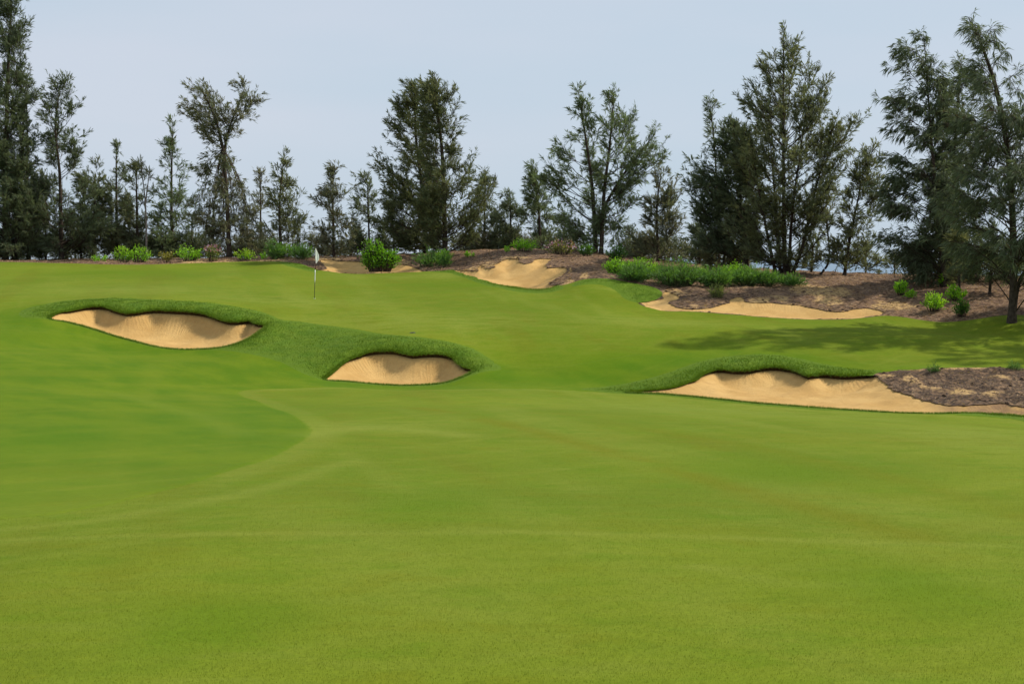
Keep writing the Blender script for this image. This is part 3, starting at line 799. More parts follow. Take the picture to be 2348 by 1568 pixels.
def spline_path(P, m):
    P = np.asarray(P, float); n = len(P)
    if n == 2: return P[0] + (P[1] - P[0]) * np.linspace(0, 1, m)[:, None]
    Q = np.r_[[2 * P[0] - P[1]], P, [2 * P[-1] - P[-2]]]
    t = np.linspace(0, n - 1 - 1e-6, m); i = t.astype(int); f = (t - i)[:, None]
    a, b, c, d = Q[i], Q[i + 1], Q[i + 2], Q[i + 3]
    return .5 * (2 * b + (c - a) * f + (2 * a - 5 * b + 4 * c - d) * f * f + (3 * b - a - 3 * c + d) * f ** 3)

def unit(v): return v / (np.linalg.norm(v, axis=-1, keepdims=True) + 1e-9)

GREY = (.140, .170, .098); DARK = (.088, .116, .060); OLIVE = (.170, .178, .078); FRESH = (.150, .205, .088); BROWN = (.180, .164, .102)

def casuarina(label, D, stems, env, n, tint=GREY, tint2=OLIVE, droop=0., plume=.27, dens=1., rad=.11, rise=(.45, 1.1), seed=0, group='casuarina trees on the dune', wind=-.12, bark=None, depth=.42, pw=.042):
    r = np.random.default_rng(seed + 100)
    if D >= 79: D += 2.2
    n = max(int(n * .40), 4); dens *= 1.0
    kx, _ = ray(*stems[0][0]); bx, by = kx * D, D
    bz = float(T(np.array([bx]), np.array([by]))[0]) - .08
    origin = np.array([bx, by, bz])
    root = tag(empty('casuarina_tree', tuple(origin)), label, 'tree', group)
    paths = []
    for si, st in enumerate(stems):
        pts = [at(p[0], p[1], D) for p in st]
        if si == 0 or st[0][1] > 560:
            pts[0] = np.array([pts[0][0], D, float(T(np.array([pts[0][0]]), np.array([D]))[0]) - .08])
        pts = np.array(pts)
        if len(pts) > 2:  pts[1:-1, 1] += r.uniform(-.15, .15, len(pts) - 2)
        if si > 0: pts[1:, 1] += r.uniform(-.6, .6)
        pth = spline_path(pts, 22)
        paths.append(pth)
        R0 = rad * (1 if si == 0 else .7); h = np.linspace(0, 1, 22)
        rr = R0 * (1 - h) ** .8 + .012
        if st[0][1] > 540: rr[0] *= 1.35
        V, F = tubes(pth[None], rr[None], 8)
        mesh_obj('trunk', V - origin, F, bark or M_BARK, root)
    # envelope in metres at this distance
    env = sorted(env)
    ez = np.array([at(PW / 2, e[0], D)[2] for e in env])[::-1]
    exl = np.array([at(e[1], e[0], D)[0] for e in env])[::-1]; exr = np.array([at(e[2], e[0], D)[0] for e in env])[::-1]
    zz = np.linspace(ez[0], ez[-1], 200)
    wd = np.interp(zz, ez, exr - exl) + .35
    tz = r.choice(zz, n, p=wd / wd.sum()) + r.uniform(-.05, .05, n)
    tz = np.clip(tz, ez[0], ez[-1])
    xl, xr = np.interp(tz, ez, exl), np.interp(tz, ez, exr)
    # stem nearest to the middle of a random spot
    az = r.uniform(0, 2 * math.pi, n); ca, sa = np.cos(az), np.sin(az)
    sid = r.integers(0, len(paths), n)
    allp = np.array(paths)
    sid = np.where(tz > allp[sid, :, 2].max(1) + .25, 0, sid)
    def stem_at(z):
        out = np.empty((n, 3))
        for i in range(len(paths)):
            m = sid == i
            p = allp[i]; o = np.argsort(p[:, 2])
            zc = np.clip(z[m], p[:, 2].min(), p[:, 2].max())
            out[m] = np.c_[np.interp(zc, p[o, 2], p[o, 0]), np.interp(zc, p[o, 2], p[o, 1]), zc]
        return out
    ax = stem_at(tz)
    ext = np.where(ca > 0, np.maximum(xr - ax[:, 0], .12), np.maximum(ax[:, 0] - xl, .12))
    wdep = (xr - xl) * depth + .1
    reach = r.uniform(.40, 1.12, n) ** .7
    tip = np.c_[ax[:, 0] + ca * ext * reach, ax[:, 1] + sa * wdep * reach, tz]
    hd = np.hypot(tip[:, 0] - ax[:, 0], tip[:, 1] - ax[:, 1])
    rs = r.uniform(rise[0], rise[1], n) * (1 + 1.3 * sstep(.6, 1., (tz - ez[0]) / (ez[-1] - ez[0])))
    zlow = np.array([allp[i][:, 2].min() for i in sid]) + .25
    z0 = np.maximum(tz - rs * hd - .05, zlow)
    P0 = stem_at(z0)
    dv = tip - P0
    P1 = P0 + dv * np.array([.55, .55, .30 + .55 * droop]) + np.c_[r.normal(0, .08, n), r.normal(0, .08, n), droop * .25 * hd]
    # limbs carry sub-branches bunched towards their outer ends
    ns = 4
    li = np.repeat(np.arange(n), ns); mm = len(li)
    ta = r.uniform(.30, .85, mm)[:, None]; tb = np.minimum(ta + r.uniform(.25, .55, mm)[:, None], 1.05)
    def bz(t_, i): return (1 - t_) ** 2 * P0[i] + 2 * t_ * (1 - t_) * P1[i] + t_ ** 2 * tip[i]
    LL = np.minimum(np.linalg.norm(dv, axis=1)[li][:, None] + .25, 1.7)
    sp0 = bz(ta, li); sp2 = bz(tb, li) + r.normal(0, 1, (mm, 3)) * np.array([1, 1, .6]) * (.13 * LL + .05) + np.c_[np.full(mm, wind * .5), np.zeros(mm), r.uniform(-.05, .16, mm) - .22 * droop] * LL
    sp2[:, 2] = np.minimum(sp2[:, 2], ez[-1] + .1)
    sp1 = (sp0 + sp2) / 2 + np.array([0, 0, 1]) * (.10 * droop - .04) * LL
    for pth in paths:                                   # the leaders carry sprays too
        for f0 in (10, 14, 17):
            sp0 = np.r_[sp0, pth[f0:f0 + 1]]; sp2 = np.r_[sp2, pth[-1:] + r.normal(0, .08, (1, 3))]; sp1 = np.r_[sp1, pth[(f0 + 21) // 2][None] + r.normal(0, .1, (1, 3))]
    t = np.linspace(0, 1, 6)[None, :, None]
    BP = (1 - t) ** 2 * P0[:, None] + 2 * t * (1 - t) * P1[:, None] + t ** 2 * tip[:, None]
    L = np.linalg.norm(dv, axis=1) + .2
    br = (np.clip(.009 + .0065 * L, 0, .038))[:, None] * np.linspace(1, .25, 6)[None]
    BV, BF = tubes(BP, br, 3)
    t = np.linspace(0, 1, 4)[None, :, None]
    SPp = (1 - t) ** 2 * sp0[:, None] + 2 * t * (1 - t) * sp1[:, None] + t ** 2 * sp2[:, None]
    SV, SF = tubes(SPp, np.tile(np.linspace(.011, .004, 4), (len(sp0), 1)), 3)
    BF = np.r_[BF, SF + len(BV)]; BV = np.r_[BV, SV]
    n = len(sp0); P0, P1, tip = sp0, sp1, sp2
    L = np.linalg.norm(tip - P0, axis=1) + .1
    # twigs
    nt_ = np.maximum((2.2 + 6.0 * L) * dens, 2).astype(int)
    bi = np.repeat(np.arange(n), nt_); m = len(bi)
    tt = r.uniform(.10, 1.0, m)
    t_ = tt[:, None]
    p = (1 - t_) ** 2 * P0[bi] + 2 * t_ * (1 - t_) * P1[bi] + t_ ** 2 * tip[bi]
    tg = unit(2 * (1 - t_) * (P1[bi] - P0[bi]) + 2 * t_ * (tip[bi] - P1[bi]))
    td = unit(tg * .85 + r.normal(0, .48, (m, 3)) + np.array([wind * .8, 0, .14 - .8 * droop]))
    tl = r.uniform(.16, .46, m) * (.7 + .5 * (1 - tt))
    tp = np.stack([p, p + td * tl[:, None] * .5 + np.array([0, 0, .02]), p + td * tl[:, None] + np.array([0, 0, -.06 * droop])], 1)
    TV, TF = tubes(tp, np.tile(np.array([.006, .004, .002]), (m, 1)), 3)
    brs = mesh_obj('branches', np.r_[BV, TV] - origin, np.r_[BF, TF + len(BV)], bark or M_BARK, root)
    tag(brs, kind='stuff')
    # needle plumes
    npl = r.integers(5, 10, m)
    ti = np.repeat(np.arange(m), npl); k = len(ti)
    s = r.uniform(.15, 1.05, k)[:, None]
    q = p[ti] + td[ti] * tl[ti][:, None] * s + r.normal(0, .02, (k, 3))
    pd = unit(td[ti] * .9 + r.normal(0, .26, (k, 3)) + np.array([wind, 0, .04 - 1.05 * droop]))
    ln = plume * r.uniform(.6, 1.3, k)[:, None]
    side = unit(np.cross(pd, r.normal(0, 1, (k, 3)))) * (pw * r.uniform(.6, 1.25, k))[:, None] * .5
    mid = q + pd * ln * .45
    tipq = q + pd * ln + np.array([0, 0, -1.]) * (.12 + droop * .2) * ln
    V = np.stack([q, mid + side, tipq, mid - side], 1).reshape(-1, 3)
    F = np.arange(4 * k).reshape(k, 4)
    bm = r.uniform(0, 1, n)[bi][ti]; kk = np.clip(bm * .7 + r.uniform(-.15, .45, k), 0, 1)[:, None]
    c = (np.array(tint) * (1 - kk) + np.array(tint2) * kk) * r.uniform(.7, 1.35, (k, 1))
    dead = r.uniform(0, 1, k) < .02
    c[dead] = np.array([.10, .065, .035])
    C = np.ones((k, 4, 4)); C[:, :, :3] = c[:, None]
    crown = mesh_obj('crown', V - origin, F, M_NEEDLE, root, vcol=C.reshape(-1, 4), smooth=False)
    tag(crown, kind='stuff')
    return root

casuarina('tallest dark casuarina at the far left, cut by the frame', 79, [[(12,595),(10,400),(18,200),(22,60),(28,-45)],[(30,595),(40,480),(45,330),(50,240)]], [(-60,15,35),(0,5,45),(50,-5,60),(100,-30,66),(170,-40,62),(230,-60,58),(300,-70,66),(380,-90,85),(450,-110,110),(520,-120,105),(585,-80,90)], 720, DARK, GREY, seed=1, dens=1.2, rad=.16)
casuarina('thin casuarina with a tufted top beside the tallest tree', 82, [[(66,595),(64,450),(62,300),(60,185)]], [(165,57,63),(190,50,90),(215,42,96),(245,42,98),(285,46,84),(320,55,78),(400,40,110),(500,30,130),(575,40,120)], 120, DARK, GREY, seed=2)
casuarina('leafy casuarina with crooked top and low bare limb, second tall tree from left edge', 80, [[(141,594),(140,500),(138,400),(128,290),(140,185)],[(141,560),(175,540),(240,522)]], [(178,112,150),(215,108,198),(260,112,195),(300,110,192),(345,100,215),(380,95,180),(430,85,225),(490,90,250),(540,95,240),(580,110,210)], 215, DARK, GREY, seed=3, dens=1.1, rad=.13)
casuarina('dense low casuarina filling the gap right of the crooked tree', 83, [[(215,590),(218,400)]], [(352,212,224),(400,185,242),(460,172,255),(530,165,262),(580,170,255)], 130, DARK, OLIVE, seed=4)
casuarina('small pointed cone-shaped casuarina left of the bare sapling', 84, [[(268,590),(266,330)]], [(328,262,270),(380,245,290),(430,235,305),(480,225,315),(540,215,330),(580,220,325)], 110, GREY, GREY, seed=5)
casuarina('slim casuarina just behind the bare sapling', 82.5, [[(316,590),(312,378)]], [(374,306,318),(420,295,330),(480,282,342),(570,278,352)], 85, GREY, OLIVE, seed=6)
casuarina('nearly bare thin sapling standing before the left grove', 79.5, [[(336,592),(333,470),(322,370)],[(333,470),(343,395)]], [(360,312,330),(400,318,350),(440,328,345)], 9, GREY, BROWN, seed=7, rad=.05, dens=.5, bark=M_PALEBARK)
casuarina('slender casuarina with a thin spire, left of the flat-topped tree', 83, [[(396,592),(392,450),(396,285)]], [(277,393,399),(320,380,410),(350,376,405),(400,360,438),(450,352,448),(500,350,450),(575,342,450)], 120, GREY, FRESH, seed=8)
casuarina('tall flat-topped casuarina with a forked crown left of the flag', 80, [[(526,590),(520,450),(514,350),(530,280),(556,218)],[(514,352),(492,270),(458,198)]], [(185,440,475),(200,420,490),(215,412,588),(240,432,592),(265,416,575),(290,425,560),(320,468,550),(350,470,550),(385,435,558),(420,445,572),(480,448,585),(540,445,582),(580,455,575)], 210, GREY, BROWN, seed=9, rad=.13, rise=(.15, .55))
casuarina('small narrow casuarina standing left of the flag', 81, [[(645,590),(640,470),(652,350)]], [(342,646,656),(390,630,664),(430,612,685),(470,605,700),(520,600,708),(578,603,705)], 105, GREY, OLIVE, seed=10, rad=.09)
casuarina('sparse grey casuarina behind the dark scrub left of the flag', 85, [[(598,590),(597,395)]], [(390,594,600),(440,585,610),(500,575,620),(578,562,628)], 45, GREY, BROWN, seed=11, rad=.07)
casuarina('spindly brown casuarina just right of the flag', 80, [[(766,592),(764,480),(764,385)]], [(378,760,768),(410,745,785),(450,728,805),(500,725,810),(550,735,815),(585,730,815)], 105, GREY, BROWN, seed=12, rad=.08)
casuarina('see-through casuarina behind the big bright bush', 82, [[(848,590),(846,520),(842,410)]], [(402,834,852),(440,815,862),(490,810,870),(540,815,880),(580,815,880)], 75, GREY, GREY, seed=13, rad=.07, dens=.9)
casuarina('left stem of the big dark pair of casuarinas behind the bright bush', 79, [[(976,580),(970,450),(955,330),(950,200)]], [(195,942,966),(225,904,985),(270,897,990),(300,896,990),(330,925,990),(362,858,1000),(395,875,1000),(440,888,1010),(480,866,1020),(530,880,1020),(570,895,1010)], 340, DARK, OLIVE, seed=14, dens=1.1, rad=.13)
casuarina('right stem of the big dark pair, with the highest tip of the middle grove', 78, [[(1021,572),(1018,450),(1012,330),(1000,240),(992,175)]], [(170,986,993),(195,976,1030),(215,970,1055),(250,965,1064),(290,960,1062),(330,965,1055),(370,970,1085),(390,965,1130),(420,965,1146),(460,960,1130),(500,965,1120),(560,975,1110)], 320, DARK, OLIVE, seed=15, dens=1.1, rad=.13)
casuarina('low thin casuarina at the right foot of the big dark pair', 83, [[(1110,580),(1112,400)]], [(398,1108,1116),(450,1090,1138),(500,1080,1150),(570,1070,1160)], 90, GREY, GREY, seed=16, rad=.07)
casuarina('smallest pale casuarina between the dark pair and the spreading pair', 82, [[(1172,580),(1170,445)]], [(440,1168,1174),(470,1152,1192),(510,1135,1205),(572,1122,1212)], 90, GREY, GREY, seed=17, rad=.07)
casuarina('short upright casuarina at the left side of the spreading pair', 80, [[(1240,585),(1235,480),(1226,385)]], [(375,1220,1230),(400,1212,1260),(440,1206,1275),(490,1204,1272),(540,1210,1280),(580,1215,1272)], 95, GREY, FRESH, seed=18, rad=.08)
casuarina('left tree of the light green spreading pair', 77, [[(1366,585),(1360,450),(1345,330),(1326,215)]], [(205,1320,1331),(240,1312,1350),(290,1285,1365),(340,1240,1365),(370,1236,1370),(420,1228,1375),(470,1255,1380),(530,1275,1385),(572,1290,1380)], 150, GREY, FRESH, seed=19, rad=.12)
casuarina('right tree of the light green spreading pair', 76.5, [[(1378,587),(1385,450),(1398,330),(1408,210)],[(1382,480),(1430,400),(1500,310)]], [(202,1402,1413),(235,1388,1435),(280,1385,1470),(300,1390,1505),(350,1388,1532),(390,1390,1515),(430,1390,1485),(480,1385,1460),(530,1380,1440),(575,1380,1430)], 165, GREY, FRESH, seed=20, rad=.11)
casuarina('short casuarina with a dead reddish stem between the pale pair and the broad tree', 76, [[(1510,592),(1506,480),(1516,395)]], [(388,1511,1522),(420,1495,1550),(460,1485,1562),(510,1480,1568),(550,1455,1580),(590,1450,1590)], 130, GREY, BROWN, seed=21, rad=.08)
casuarina('dark bushy young casuarina at the left foot of the broad tree', 77, [[(1605,605),(1600,515)]], [(508,1594,1610),(550,1585,1640),(596,1580,1660)], 45, DARK, GREY, seed=22, rad=.06)
casuarina('broad many-stemmed casuarina, widest tree right of centre', 70, [[(1800,622),(1798,500),(1795,300),(1797,60)],[(1780,620),(1760,560),(1735,430),(1715,300)],[(1815,620),(1840,560),(1870,430),(1915,270)],[(1790,621),(1784,480),(1765,260)],[(1808,621),(1816,470),(1850,230)]], [(55,1792,1801),(80,1778,1830),(110,1745,1835),(150,1768,1850),(165,1765,1905),(190,1715,1930),(245,1707,1925),(285,1690,1962),(350,1680,1947),(430,1660,1934),(500,1660,1908),(560,1680,1870),(592,1700,1850)], 400, GREY, OLIVE, seed=23, dens=1.1, rad=.12)
casuarina('dense blackish casuarina leaning on the left side of the broad tree', 72, [[(1715,615),(1700,480),(1690,285)]], [(278,1682,1698),(300,1655,1730),(350,1635,1740),(390,1570,1740),(435,1585,1740),(500,1592,1740),(575,1600,1740)], 330, DARK, GREY, seed=24, dens=1.15, rad=.1)
casuarina('wispy sapling tip poking up left of the broad tree', 75, [[(1650,610),(1640,350),(1626,225)]], [(222,1620,1630),(260,1628,1658),(310,1635,1662)], 14, GREY, GREY, seed=25, rad=.05)
casuarina('thin casuarina leaning right, beside the broad tree', 70, [[(1936,632),(1945,560),(1964,480),(1992,338)]], [(335,1986,2006),(370,1965,2030),(410,1950,2034),(450,1935,2030),(500,1925,2010),(550,1915,2000),(605,1900,1990)], 130, GREY, OLIVE, seed=26, rad=.08)
casuarina('twisted sparse young casuarina between broad tree and leaning tree', 71, [[(1880,628),(1900,590),(1892,480)]], [(470,1882,1915),(540,1875,1930),(605,1865,1930)], 26, GREY, BROWN, seed=27, rad=.06, dens=.8)
casuarina('low bushy casuarina in the gap where the sea shows', 73, [[(1985,632),(1985,565)]], [(562,1978,1995),(590,1960,2020),(622,1950,2035)], 36, GREY, OLIVE, seed=28, rad=.05)
casuarina('tiny seedling casuarina on the dune crest before the sea', 71, [[(2052,634),(2050,592)]], [(588,2044,2058),(622,2036,2070)], 12, GREY, OLIVE, seed=29, rad=.03)
casuarina('tall drooping casuarina, left one of the right-hand grove', 63, [[(2169,640),(2150,500),(2136,350),(2118,78)]], [(70,2112,2121),(105,2062,2146),(150,2058,2160),(185,2043,2165),(220,2042,2180),(262,2028,2190),(300,2052,2190),(340,2038,2190),(375,2044,2190),(430,2012,2190),(470,2028,2190),(510,2032,2190),(550,2000,2190),(590,2060,2200),(625,2100,2200)], 330, DARK, GREY, seed=30, droop=.42, plume=.30, dens=1.1, rad=.12, rise=(.2, .8))
casuarina('drooping casuarina in the middle of the right-hand grove', 64, [[(2190,640),(2187,400),(2204,140)]], [(132,2199,2209),(170,2165,2225),(230,2160,2235),(300,2160,2240),(400,2150,2260),(500,2140,2270),(610,2150,2280)], 270, DARK, GREY, seed=31, droop=.4, plume=.30, rad=.1, rise=(.2, .8))
casuarina('nearest drooping casuarina at the right edge, trunk on the brown mulch', 53.6, [[(2320,738),(2322,600),(2317,392),(2290,220),(2255,110),(2220,40)],[(2322,690),(2345,640),(2400,560)]], [(32,2214,2226),(70,2235,2285),(110,2240,2310),(150,2230,2345),(200,2220,2360),(250,2200,2400),(330,2210,2420),(400,2190,2430),(480,2185,2450),(560,2190,2450),(610,2200,2450),(645,2250,2420)], 380, DARK, GREY, seed=32, droop=.42, plume=.30, dens=1.0, rad=.15, rise=(.25, .8), pw=.034, depth=.6)

casuarina('casuarina beyond the right edge that shades the grass corner', 55, [[(2630,760),(2625,500),(2620,200)]], [(195,2610,2630),(260,2550,2690),(380,2500,2750),(500,2490,2760),(620,2500,2750)], 230, DARK, OLIVE, seed=33, droop=.5, plume=.3, rad=.14, rise=(.1, .6), depth=.55)
casuarina('second casuarina beyond the right edge, nearer the scrub bank', 50, [[(2760,800),(2755,500),(2750,150)]], [(145,2740,2760),(260,2660,2830),(400,2610,2890),(560,2610,2890),(660,2640,2860)], 200, DARK, OLIVE, seed=34, droop=.5, plume=.3, rad=.14, rise=(.1, .6), depth=.55)
low = dict(group='low casuarina growth under the grove')
for k_, (lab, D_, x_, top, w_, n_, t1, t2) in enumerate([
 ('dark undergrowth casuarina at the foot of the tallest tree', 81.5, 40, 430, 70, 90, DARK, GREY),
 ('dark undergrowth casuarina between the tallest and the crooked tree', 82.5, 105, 400, 55, 80, DARK, OLIVE),
 ('dim young casuarina behind the low bare limb', 84, 185, 420, 50, 70, DARK, GREY),
 ('dim young casuarina behind the paired bright shrubs', 84.5, 300, 450, 60, 70, GREY, BROWN),
 ('rounded low casuarina left of the pink shrub', 83, 440, 500, 62, 60, DARK, GREY),
 ('bluish low casuarina under the slender spire tree', 82, 375, 530, 45, 45, GREY, FRESH),
 ('low casuarina at the right foot of the flat-topped tree', 84, 570, 480, 50, 55, GREY, BROWN),
 ('low grey scrubby casuarina at the left foot of the spindly brown tree', 83, 725, 540, 35, 28, GREY, BROWN),
 ('low grey casuarina between the spindly tree and the bright bush', 84, 805, 520, 45, 40, GREY, BROWN),
 ('low dark casuarina at the left foot of the big dark pair', 82, 905, 470, 45, 65, DARK, GREY),
 ('low dull casuarina below the smallest pale tree', 84, 1140, 500, 60, 60, GREY, OLIVE),
 ('low dull casuarina behind the second pink shrub', 83, 1290, 500, 55, 55, GREY, GREY),
 ('low dark casuarina right of the spreading pair', 79, 1450, 530, 45, 45, DARK, GREY),
 ('low olive casuarina under the broad tree, behind the scrub row', 73, 1660, 540, 55, 60, OLIVE, BROWN),
 ('low thin casuarina right of the broad tree trunks', 73, 1860, 540, 40, 32, GREY, OLIVE),
 ('low dark casuarina at the foot of the right-hand grove', 65, 2120, 540, 45, 50, DARK, OLIVE),
 ('olive young casuarina between the drooping trees', 61, 2200, 545, 30, 45, OLIVE, OLIVE),
 ('low dark casuarina behind the nearest drooping trunk', 60, 2270, 520, 60, 80, DARK, GREY)]):
    yb = 640 if x_ > 2000 else (625 if x_ > 1600 else 592)
    casuarina(lab, D_, [[(x_, yb), (x_ + (k_ % 3 - 1) * 6, top)]], [(top - 4, x_ - 6, x_ + 6), (top + (yb - top) * .35, x_ - w_ * .7, x_ + w_ * .7), (top + (yb - top) * .7, x_ - w_, x_ + w_), (yb - 4, x_ - w_ * .9, x_ + w_ * .9)], int(n_ * .95), t1, t2, seed=200 + k_, rad=.06, rise=(.3, .9), **low)

# undergrowth that closes the foot of the grove: one tangle
r = np.random.default_rng(321)
VV, CC = [], []
for (x0, x1, d0, d1, hmax, cnt) in [(-120, 700, 84.5, 90, 1.7, 210), (1040, 1330, 83, 87, 1.5, 90), (1440, 1720, 77, 81, 1.5, 80), (2080, 2420, 63.5, 68, 1.3, 90), (720, 900, 85, 89, 1.2, 45)]:
    for c_ in range(cnt):
        d_ = r.uniform(d0, d1); kx, _ = ray(r.uniform(x0, x1), 590); x_ = kx * d_
        z_ = float(T(np.array([x_]), np.array([d_]))[0]); crest = 1.0
        h_ = hmax * r.uniform(.45, 1.0) + max(0, 4.7 - z_) * .5
        k = int(90 * h_)
        q = np.c_[x_ + r.normal(0, .28, k), d_ + r.normal(0, .28, k), z_ + h_ * r.uniform(0, 1, k) ** .8]
        pd = unit(r.normal(0, .6, (k, 3)) + np.array([-.1, 0, .6])); ln = .24 * r.uniform(.5, 1.3, k)[:, None]
        side = unit(np.cross(pd, r.normal(0, 1, (k, 3)))) * .022
        VV.append(np.stack([q, q + pd * ln * .5 + side, q + pd * ln, q + pd * ln * .5 - side], 1).reshape(-1, 3))
        cc = np.array([DARK, GREY, BROWN, OLIVE])[r.integers(0, 4)] * .85 * r.uniform(.7, 1.3, (k, 1))
        C = np.ones((k, 4, 4)); C[:, :, :3] = cc[:, None]; CC.append(C.reshape(-1, 4))
V = np.concatenate(VV)
tag(mesh_obj('undergrowth', V, np.arange(len(V)).reshape(-1, 4), M_NEEDLE, vcol=np.concatenate(CC), smooth=False), 'dim tangled undergrowth along the foot of the casuarina grove', 'undergrowth', kind='stuff')

# ------------------------------------------------------------------ shrubs
def shrub(label, px, py, wpx, hpx, n=260, style='leafy', c1=(.11, .26, .012), c2=(.22, .42, .022), leaf=.13, lobes=None, seed=0, d=None, group='shrubs along the mulch bank', bloom=None):
    r = np.random.default_rng(seed + 900)
    if d:
        kx, _ = ray(px, py); g = np.array([kx * d, d])
    else: g = hit(px, py, 40)
    D = g[1]; gz = float(T(g[:1], g[1:2])[0])
    sc_m = D / FPX
    n = int(n * 1.5); hpx *= 1.1; wpx *= 1.12
    if 1400 < px < 1830 and py > 630: n = int(n * 1.9); wpx *= 1.3; hpx *= .84; leaf *= .85
    c1 = tuple(np.array(c1) * 1.5); c2 = tuple(np.array(c2) * (1.25 if style != 'scrub' else 1.9))
    w, h = wpx * sc_m, hpx * sc_m
    root = tag(empty('shrub', (g[0], g[1], gz)), label, 'shrub', group)
    lobes = lobes or [(0, 0, 1, 1)]
    ns = max(int(n / 14), 5)
    base = np.zeros((ns, 3)); top = np.zeros((ns, 3))
    for i in range(ns):
        lx, lz, lw, lh = lobes[i % len(lobes)]
        a = r.uniform(0, 2 * math.pi); q = r.uniform(0, 1) ** .5
        hx = math.cos(a) * q * w * .5 * lw; hy = math.sin(a) * q * w * .4 * lw
        z = h * (lz + lh * math.sqrt(max(1 - .8 * q * q, .05)) * (r.uniform(.5, 1.15) if style == 'scrub' else r.uniform(.75, 1.05)))
        top[i] = (lx * w + hx, hy, z); base[i] = (lx * w * .6 + hx * .45, hy * .45, -.03)
    midp = (base + top) / 2 + np.c_[(top - base)[:, :2] * -.12, np.full(ns, .05 * h)]
    P = np.stack([base, midp, top], 1)
    V, F = tubes(P, np.tile(np.array([.014, .010, .004]) * max(h, .4), (ns, 1)), 4)
    tag(mesh_obj('stems', V, F, M_BARK if style != 'scrub' else M_STEM, root), kind='stuff')
    si = r.integers(0, ns, n); t = r.uniform(.12, 1.02, n)[:, None] ** (.75)
    p = (1 - t) ** 2 * base[si] + 2 * t * (1 - t) * midp[si] + t ** 2 * top[si]
    p += r.normal(0, .05 * max(w, .4), (n, 3)) * np.array([1, 1, .5])
    p[:, 2] = np.maximum(p[:, 2], .01)
    dirv = unit(unit(top - base)[si] * .7 + r.normal(0, .55, (n, 3)) + np.array([0, 0, .35]))
    ln = leaf * r.uniform(.6, 1.25, n)[:, None]; wd = leaf * (.40 if style != 'scrub' else .12)
    side = unit(np.cross(dirv, r.normal(0, 1, (n, 3)))) * (wd * r.uniform(.7, 1.2, n))[:, None] * .5
    mid = p + dirv * ln * .5
    V = np.stack([p, mid + side, p + dirv * ln + np.array([0, 0, -.12]) * ln, mid - side], 1).reshape(-1, 3)
    k = np.clip(t * .8 + r.uniform(-.35, .35, (n, 1)), 0, 1)
    c = (np.array(c1) * (1 - k) + np.array(c2) * k) * r.uniform(.75, 1.25, (n, 1))
    C = np.ones((n, 4, 4)); C[:, :, :3] = c[:, None]
    fol = tag(mesh_obj('foliage', V, np.arange(4 * n).reshape(n, 4), M_LEAF, root, vcol=C.reshape(-1, 4), smooth=False), kind='stuff')
    if bloom:
        nb, cols = bloom
        si = r.integers(0, ns, nb)
        p = top[si] + r.normal(0, .07 * w, (nb, 3)) * np.array([1, 1, .45]) + np.array([0, 0, .02])
        a = unit(r.normal(0, 1, (nb, 3))); b_ = unit(np.cross(a, r.normal(0, 1, (nb, 3))))
        s_ = (.05 * r.uniform(.6, 1.3, nb))[:, None]
        V = np.stack([p + a * s_, p + b_ * s_, p - a * s_, p - b_ * s_], 1).reshape(-1, 3)
        cc = np.array(cols)[r.integers(0, len(cols), nb)] * r.uniform(.8, 1.1, (nb, 1))
        C = np.ones((nb, 4, 4)); C[:, :, :3] = cc[:, None]
        tag(mesh_obj('blossoms', V, np.arange(4 * nb).reshape(nb, 4), M_LEAF, fol, vcol=C.reshape(-1, 4), smooth=False), kind='stuff')
    return root
M_STEM = plain('green_stem', (.05, .07, .025), .8, .2, (.09, .10, .04), 12)
DKL = dict(c1=(.030, .080, .012), c2=(.075, .165, .022))
SCR = dict(style='scrub', c1=(.034, .082, .020), c2=(.074, .145, .034), leaf=.32)
PINK = [(.38, .17, .30), (.42, .24, .34), (.28, .12, .28), (.50, .36, .42)]

shrub('tiny bright green shrub, leftmost of the row under the trees', 230, 596, 34, 18, 130, seed=1, d=77.8)
shrub('bright yellow-green shrub, left of the touching pair', 283, 595, 46, 34, 330, c2=(.26, .44, .03), seed=2, d=77.8)
shrub('bright yellow-green shrub, right of the touching pair', 320, 595, 52, 36, 380, seed=3, d=77.8)
shrub('dull brownish low shrub between two bright green ones', 382, 595, 42, 22, 230, c1=(.10, .10, .02), c2=(.24, .22, .05), seed=4, d=77.8)
shrub('rounded bright green shrub left of the pink flowers', 434, 593, 60, 34, 400, seed=5, d=77.8)
shrub('pink flowering shrub under the flat-topped tree', 488, 590, 46, 34, 260, c1=(.06, .11, .02), c2=(.15, .19, .05), seed=6, d=77.8, bloom=(110, PINK))
shrub('sprawling yellow-green shrub right of the flat-topped tree', 563, 588, 52, 24, 260, c2=(.30, .42, .03), seed=7, d=77.8)
shrub('tiny yellow-green sprig beside the sprawling shrub', 605, 588, 16, 18, 60, seed=8, d=77.8)
shrub('bright topped shrub growing out of dark scrub left of the flag', 652, 594, 46, 36, 300, c1=(.03, .08, .012), c2=(.16, .33, .02), seed=9, d=78)
shrub('dark feathery scrub, left part of the clump beside the flag', 632, 600, 44, 38, 420, seed=10, d=77.6, **SCR)
shrub('dark feathery scrub, right part of the clump beside the flag', 690, 600, 56, 30, 420, seed=11, d=77.6, **SCR)
shrub('big glossy bright green bush in the bunker behind the green', 868, 622, 80, 70, 2300, lobes=[(-.20, .10, .55, .90), (.34, .06, .44, .58), (-.22, .0, .42, .60), (.02, .05, .36, .86)], c1=(.035, .105, .008), c2=(.15, .34, .014), leaf=.15, seed=12, d=74.2)
shrub('bright leafy shrub on the bank right of the big bush', 1015, 604, 44, 32, 380, seed=13, d=75.5)
shrub('dark feathery scrub on the bank below the dark pair', 985, 616, 70, 34, 420, seed=14, d=74.6, **SCR)
shrub('small thin green scrub at the left edge of the sand bowl', 1025, 618, 26, 38, 180, seed=15, d=73.8, **SCR)
